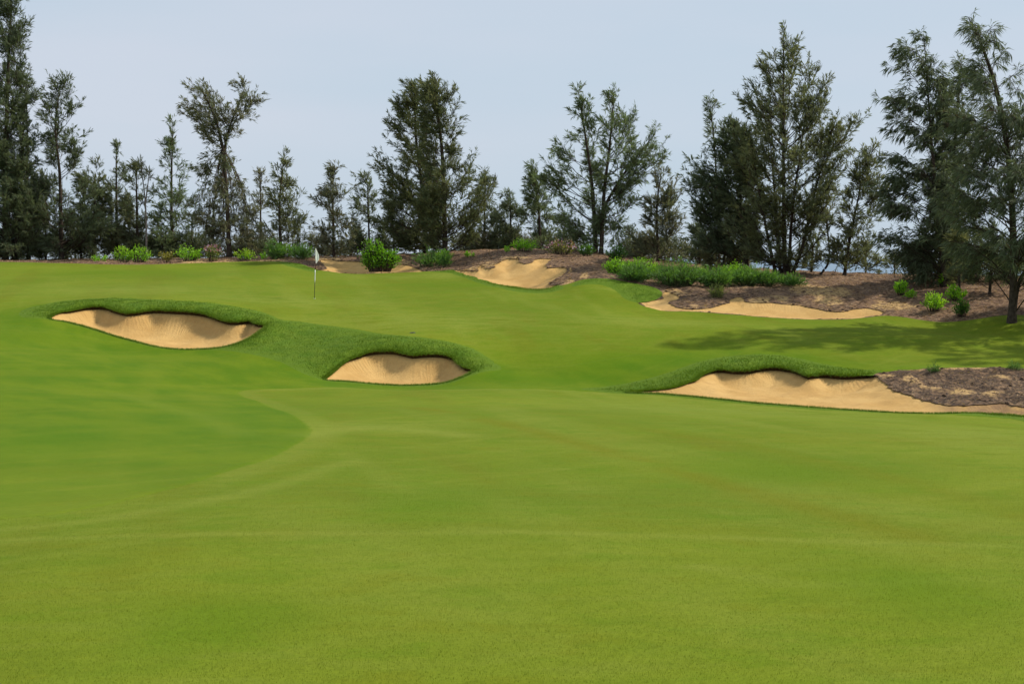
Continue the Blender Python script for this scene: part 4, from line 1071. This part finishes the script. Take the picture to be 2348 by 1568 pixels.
shrub('tiny bright round shrub on the bank crest', 1077, 586, 20, 14, 110, seed=16, d=76.5)
shrub('bright green shrub on the bank crest above the sand bowl', 1203, 581, 54, 28, 380, seed=17, d=76)
shrub('tiny bright sprig left of the crest shrub', 1164, 581, 22, 12, 60, seed=18, d=76)
shrub('wide pink and white flowering shrub above the sand bowl', 1286, 588, 66, 30, 380, c1=(.08, .10, .02), c2=(.22, .20, .06), seed=19, d=74.2, bloom=(150, PINK + [(.6, .55, .55)]))
shrub('dark green round shrub at the foot of the spreading pair', 1346, 598, 34, 26, 330, seed=20, d=72.6, **DKL)
shrub('dark green upright shrub behind the bright scrub row', 1412, 606, 46, 36, 480, seed=21, d=71, **DKL)
shrub('bright green shrub at the left end of the scrub row', 1414, 640, 46, 42, 480, seed=22, d=65.6)
shrub('tall bright shrub second in the scrub row', 1470, 646, 62, 52, 700, c1=(.05, .13, .01), seed=23, d=65)
shrub('feathery dark scrub before the tall bright shrub', 1455, 656, 60, 40, 560, seed=24, d=63.6, **SCR)
shrub('wide feathery scrub in the middle of the row', 1552, 660, 92, 58, 900, seed=25, d=63, **SCR)
shrub('bright shrub showing over the middle scrub', 1602, 640, 46, 34, 330, c1=(.05, .13, .012), seed=26, d=65.4)
shrub('bright topped shrub near the right end of the scrub row', 1685, 642, 72, 42, 640, c1=(.04, .11, .012), seed=27, d=65.4)
shrub('feathery scrub below the right bright shrub', 1640, 660, 70, 46, 640, seed=28, d=63.2, **SCR)
shrub('feathery scrub right of centre in the row', 1715, 660, 66, 42, 560, seed=29, d=63.6, **SCR)
shrub('low feathery scrub near the end of the row', 1762, 660, 52, 34, 400, seed=30, d=63.6, **SCR)
shrub('smallest feathery scrub, right end of the row', 1815, 662, 44, 30, 280, seed=31, d=63.4, **SCR)
shrub('yellowish wispy tuft above the narrow sand strip', 1643, 690, 30, 42, 200, style='scrub', c1=(.07, .09, .03), c2=(.13, .16, .05), leaf=.2, seed=32, d=60)
shrub('bright green shrub on the mulch slope, upper of the right-hand four', 2066, 678, 30, 32, 300, seed=33, d=61)
shrub('small bright sprig touching the upper right-hand shrub', 2090, 686, 26, 16, 120, seed=34, d=60.3)
shrub('bright yellow-green shrub lowest of the touching pair on the mulch', 2143, 710, 50, 40, 430, c2=(.26, .44, .03), seed=35, d=57.6)
shrub('rounded bright green shrub, upper of the touching pair on the mulch', 2190, 692, 48, 34, 430, seed=36, d=59)
shrub('dark green shrub nearest the shaded grass edge', 2205, 730, 38, 36, 360, seed=37, d=56, **DKL)
shrub('tiny green seedling high on the mulch slope', 2158, 656, 18, 24, 100, seed=38, d=63)
shrub('small dark tuft on the sandy rim of the scrub bank', 2140, 856, 24, 20, 170, seed=39, d=45.2, c1=(.03, .07, .02), c2=(.07, .13, .04), leaf=.14, style='scrub')
shrub('small dark tuft at the right end of the scrub bank rim', 2326, 852, 28, 18, 170, seed=40, d=45.2, c1=(.03, .07, .02), c2=(.07, .13, .04), leaf=.14, style='scrub')

# ------------------------------------------------------------------ flagstick
fg = hit(721, 684); fz = float(T(fg[:1], fg[1:2])[0])
flag = tag(empty('golf_flagstick', (fg[0], fg[1], fz)), 'white limp flag on a striped stick standing in the green', 'flagstick')
M_WHITE = plain('white_paint', (.78, .78, .74), .45, .4)
M_MAROON = plain('maroon_paint', (.085, .028, .026), .5, .4)
M_DARKP = plain('dark_green_paint', (.045, .040, .018), .5, .4)
H_ = 114 * fg[1] / FPX
leanx = 4 * fg[1] / FPX
def psec(z0, z1, r0, r1, mat):
    k = np.linspace(0, 1, 5); P = np.c_[leanx * (z0 + (z1 - z0) * k) / H_, np.zeros(5), z0 + (z1 - z0) * k]
    V, F = tubes(P[None], (r0 + (r1 - r0) * k)[None], 10)
    cap = len(V); V = np.r_[V, [P[0], P[-1]]]
    c1 = [(cap, (i + 1) % 10, i) for i in range(10)]; c2 = [(cap + 1, 40 + i, 40 + (i + 1) % 10) for i in range(10)]
    return mesh_obj('pole_section', V, [F, np.array(c1 + c2)], mat, flag)
u_ = fg[1] / FPX
psec(-.02, (684 - 648) * u_, .012, .014, M_DARKP)
psec((684 - 648) * u_, (684 - 619) * u_, .019, .019, M_WHITE)
psec((684 - 619) * u_, (684 - 598) * u_, .017, .017, M_MAROON)
psec((684 - 598) * u_, H_, .016, .012, M_WHITE)
# limp cloth: hangs in folds beside the pole
nu, nv = 14, 18
cv = []
for j in range(nv):
    t = j / (nv - 1); z = H_ - .01 - t * .60
    wmax = .17 * math.sin(min(t * 1.08, 1) * math.pi * .62 + .02) ** .9 if t < .78 else .17 * (1 - (t - .78) / .22 * .72)
    for i in range(nu):
        s_ = i / (nu - 1)
        x = leanx * z / H_ + .012 + wmax * s_
        y = .045 * math.sin(s_ * 9 + t * 2.0) * (.4 + .6 * t) * (.35 + s_)
        x0_ = leanx * z / H_; s2 = x - x0_
        cv.append((x0_ + s2 * .80 + y * .5, s2 * .75 - y * .6, z - .05 * s_ * (1 - t) - .03 * math.sin(s_ * 5) * t))
cf = [(j * nu + i, j * nu + i + 1, (j + 1) * nu + i + 1, (j + 1) * nu + i) for j in range(nv - 1) for i in range(nu - 1)]
cl_o = mesh_obj('flag', np.array(cv), np.array(cf), M_CLOTH, flag, vcol=np.tile(np.array([.93, .93, .88, 1.]), (len(cv), 1)))
# ferrule ring where the stick meets the cup
P = np.array([[0, 0, -.02], [0, 0, .002]]); V, F = tubes(P[None], np.array([[.054, .054]]), 20)
mesh_obj('hole_rim', V, F, M_WHITE, flag)

# ------------------------------------------------------------------ sprinkler covers set in the turf
M_COVER = plain('sprinkler_plastic', (.022, .026, .016), .6, .3)
def sprinkler(label, px, py, rad):
    g = hit(px, py); z = float(T(g[:1], g[1:2])[0])
    root = tag(empty('sprinkler_head', (g[0], g[1], z)), label, 'sprinkler', 'sprinkler heads in the turf')
    a = np.arange(20) * 2 * math.pi / 20
    e = .3
    gx = float((T(g[:1] + e, g[1:2]) - T(g[:1] - e, g[1:2]))[0]) / (2 * e); gy = float((T(g[:1], g[1:2] + e) - T(g[:1], g[1:2] - e))[0]) / (2 * e)
    prof = [(rad * 1.0, -.03), (rad, .006), (rad * .94, .010), (rad * .55, .011), (rad * .5, .008), (0.001, .008)]
    V = np.array([(rr * math.cos(t), rr * math.sin(t), zz + gx * rr * math.cos(t) + gy * rr * math.sin(t)) for rr, zz in prof for t in a])
    F = np.array([(i * 20 + j, i * 20 + (j + 1) % 20, (i + 1) * 20 + (j + 1) % 20, (i + 1) * 20 + j) for i in range(len(prof) - 1) for j in range(20)])
    cov = mesh_obj('cover', V, F, M_COVER, root)
    mesh_obj('nozzle', np.array([(x_ * .3, y_ * .3, .004 + (k_ > 0) * .008) for k_ in (0, 1) for x_, y_ in zip(np.cos(a) * rad, np.sin(a) * rad)]), np.array([(j, (j + 1) % 20, 20 + (j + 1) % 20, 20 + j) for j in range(20)]), M_COVER, cov)
sprinkler('dark sprinkler head in the fairway tongue left of centre', 690, 960, .11)
sprinkler('dark sprinkler head in the green above the pot bunker', 946, 763, .11)

# ------------------------------------------------------------------ litter on the banks
def slivers(V, F, n, seed, lo, hi, wd, cols, zoff=.01, weight=None, up=.25):
    r = np.random.default_rng(seed)
    P = sample_tris(V, F, n, seed, weight)[:, :3]
    a = r.uniform(0, 2 * math.pi, n); d = unit(np.c_[np.cos(a), np.sin(a), r.normal(0, up, n)])
    l = r.uniform(lo, hi, n)[:, None]; s_ = unit(np.cross(d, np.c_[r.normal(0, .4, (n, 2)), np.ones(n)])) * (wd * r.uniform(.5, 1.3, n))[:, None]
    P = P + np.array([0, 0, zoff])
    Vv = np.stack([P - d * l * .5, P + s_, P + d * l * .5, P - s_], 1).reshape(-1, 3)
    c = np.array(cols)[r.integers(0, len(cols), n)] * r.uniform(.7, 1.25, (n, 1))
    C = np.ones((n, 4, 4)); C[:, :, :3] = c[:, None]
    return Vv, np.arange(4 * n).reshape(n, 4), C.reshape(-1, 4)
LC = [(.26, .16, .09), (.36, .25, .15), (.14, .08, .05), (.07, .045, .035), (.20, .12, .07), (.48, .36, .22)]
ym = Vm[Fm].mean(1); wgt = ((ym[:, 1] < 84) & (np.abs(ym[:, 0]) < ym[:, 1] * .42)).astype(float)
Vv, Ff_, Cc = slivers(Vm, Fm, 60000, 71, .10, .30, .014, LC, .012, wgt)
tag(mesh_obj('needle_litter', Vv, Ff_, M_BLADE, vcol=Cc, smooth=False), 'brown needle litter strewn over the mulch banks', 'litter', kind='stuff')
Vv, Ff_, Cc = slivers(Vs, Fs, 6000, 72, .06, .18, .010, [(.09, .065, .055), (.14, .10, .085), (.05, .038, .035), (.26, .20, .13), (.42, .30, .17)], .012, None, .3)
tag(mesh_obj('scrub_debris', Vv, Ff_, M_BLADE, vcol=Cc, smooth=False), 'dark roots and twigs on the scrub bank', 'debris', kind='stuff')
# clods broken out of the bank edges
def clods(spots, seed, mat, label):
    r = np.random.default_rng(seed); VV, FF, off = [], [], 0
    t = (1 + 5 ** .5) / 2
    ico = unit(np.array([(-1, t, 0), (1, t, 0), (-1, -t, 0), (1, -t, 0), (0, -1, t), (0, 1, t), (0, -1, -t), (0, 1, -t), (t, 0, -1), (t, 0, 1), (-t, 0, -1), (-t, 0, 1)], float))
    icf = np.array([(0, 11, 5), (0, 5, 1), (0, 1, 7), (0, 7, 10), (0, 10, 11), (1, 5, 9), (5, 11, 4), (11, 10, 2), (10, 7, 6), (7, 1, 8), (3, 9, 4), (3, 4, 2), (3, 2, 6), (3, 6, 8), (3, 8, 9), (4, 9, 5), (2, 4, 11), (6, 2, 10), (8, 6, 7), (9, 8, 1)])
    for p, s_ in spots:
        V = ico * r.uniform(.6, 1.3, (12, 1)) * np.array([1.3, 1.0, .75]) * s_
        VV.append(V + p); FF.append(icf + off); off += 12
    V = np.concatenate(VV)
    return tag(mesh_obj('clods', V, np.concatenate(FF), mat, attrs={'bare': np.zeros(len(V)), 'dark': np.ones(len(V)), 'olive': np.zeros(len(V))}, smooth=False), label, 'clods', kind='stuff')
P = sample_tris(Vs, Fs, 170, 81)[:, :3]
clods([(p, s_) for p, s_ in zip(P, np.random.default_rng(5).uniform(.015, .075, len(P)))], 6, M_LITTER, 'dark earth clods crumbling out of the scrub bank')
near_m = np.where((Vm[Fm].mean(1)[:, 1] < 80) & (Vm[Fm].mean(1)[:, 0] > -14), np.exp(-np.maximum(-Vm[Fm].mean(1)[:, C_SB], 0) / .35), 0)
P = sample_tris(Vm, Fm, 240, 82, near_m)[:, :3]
clods([(p, s_) for p, s_ in zip(P, np.random.default_rng(6).uniform(.015, .075, len(P)))], 7, M_LITTER, 'dark clods slumping over the edges of the unturfed bunkers')
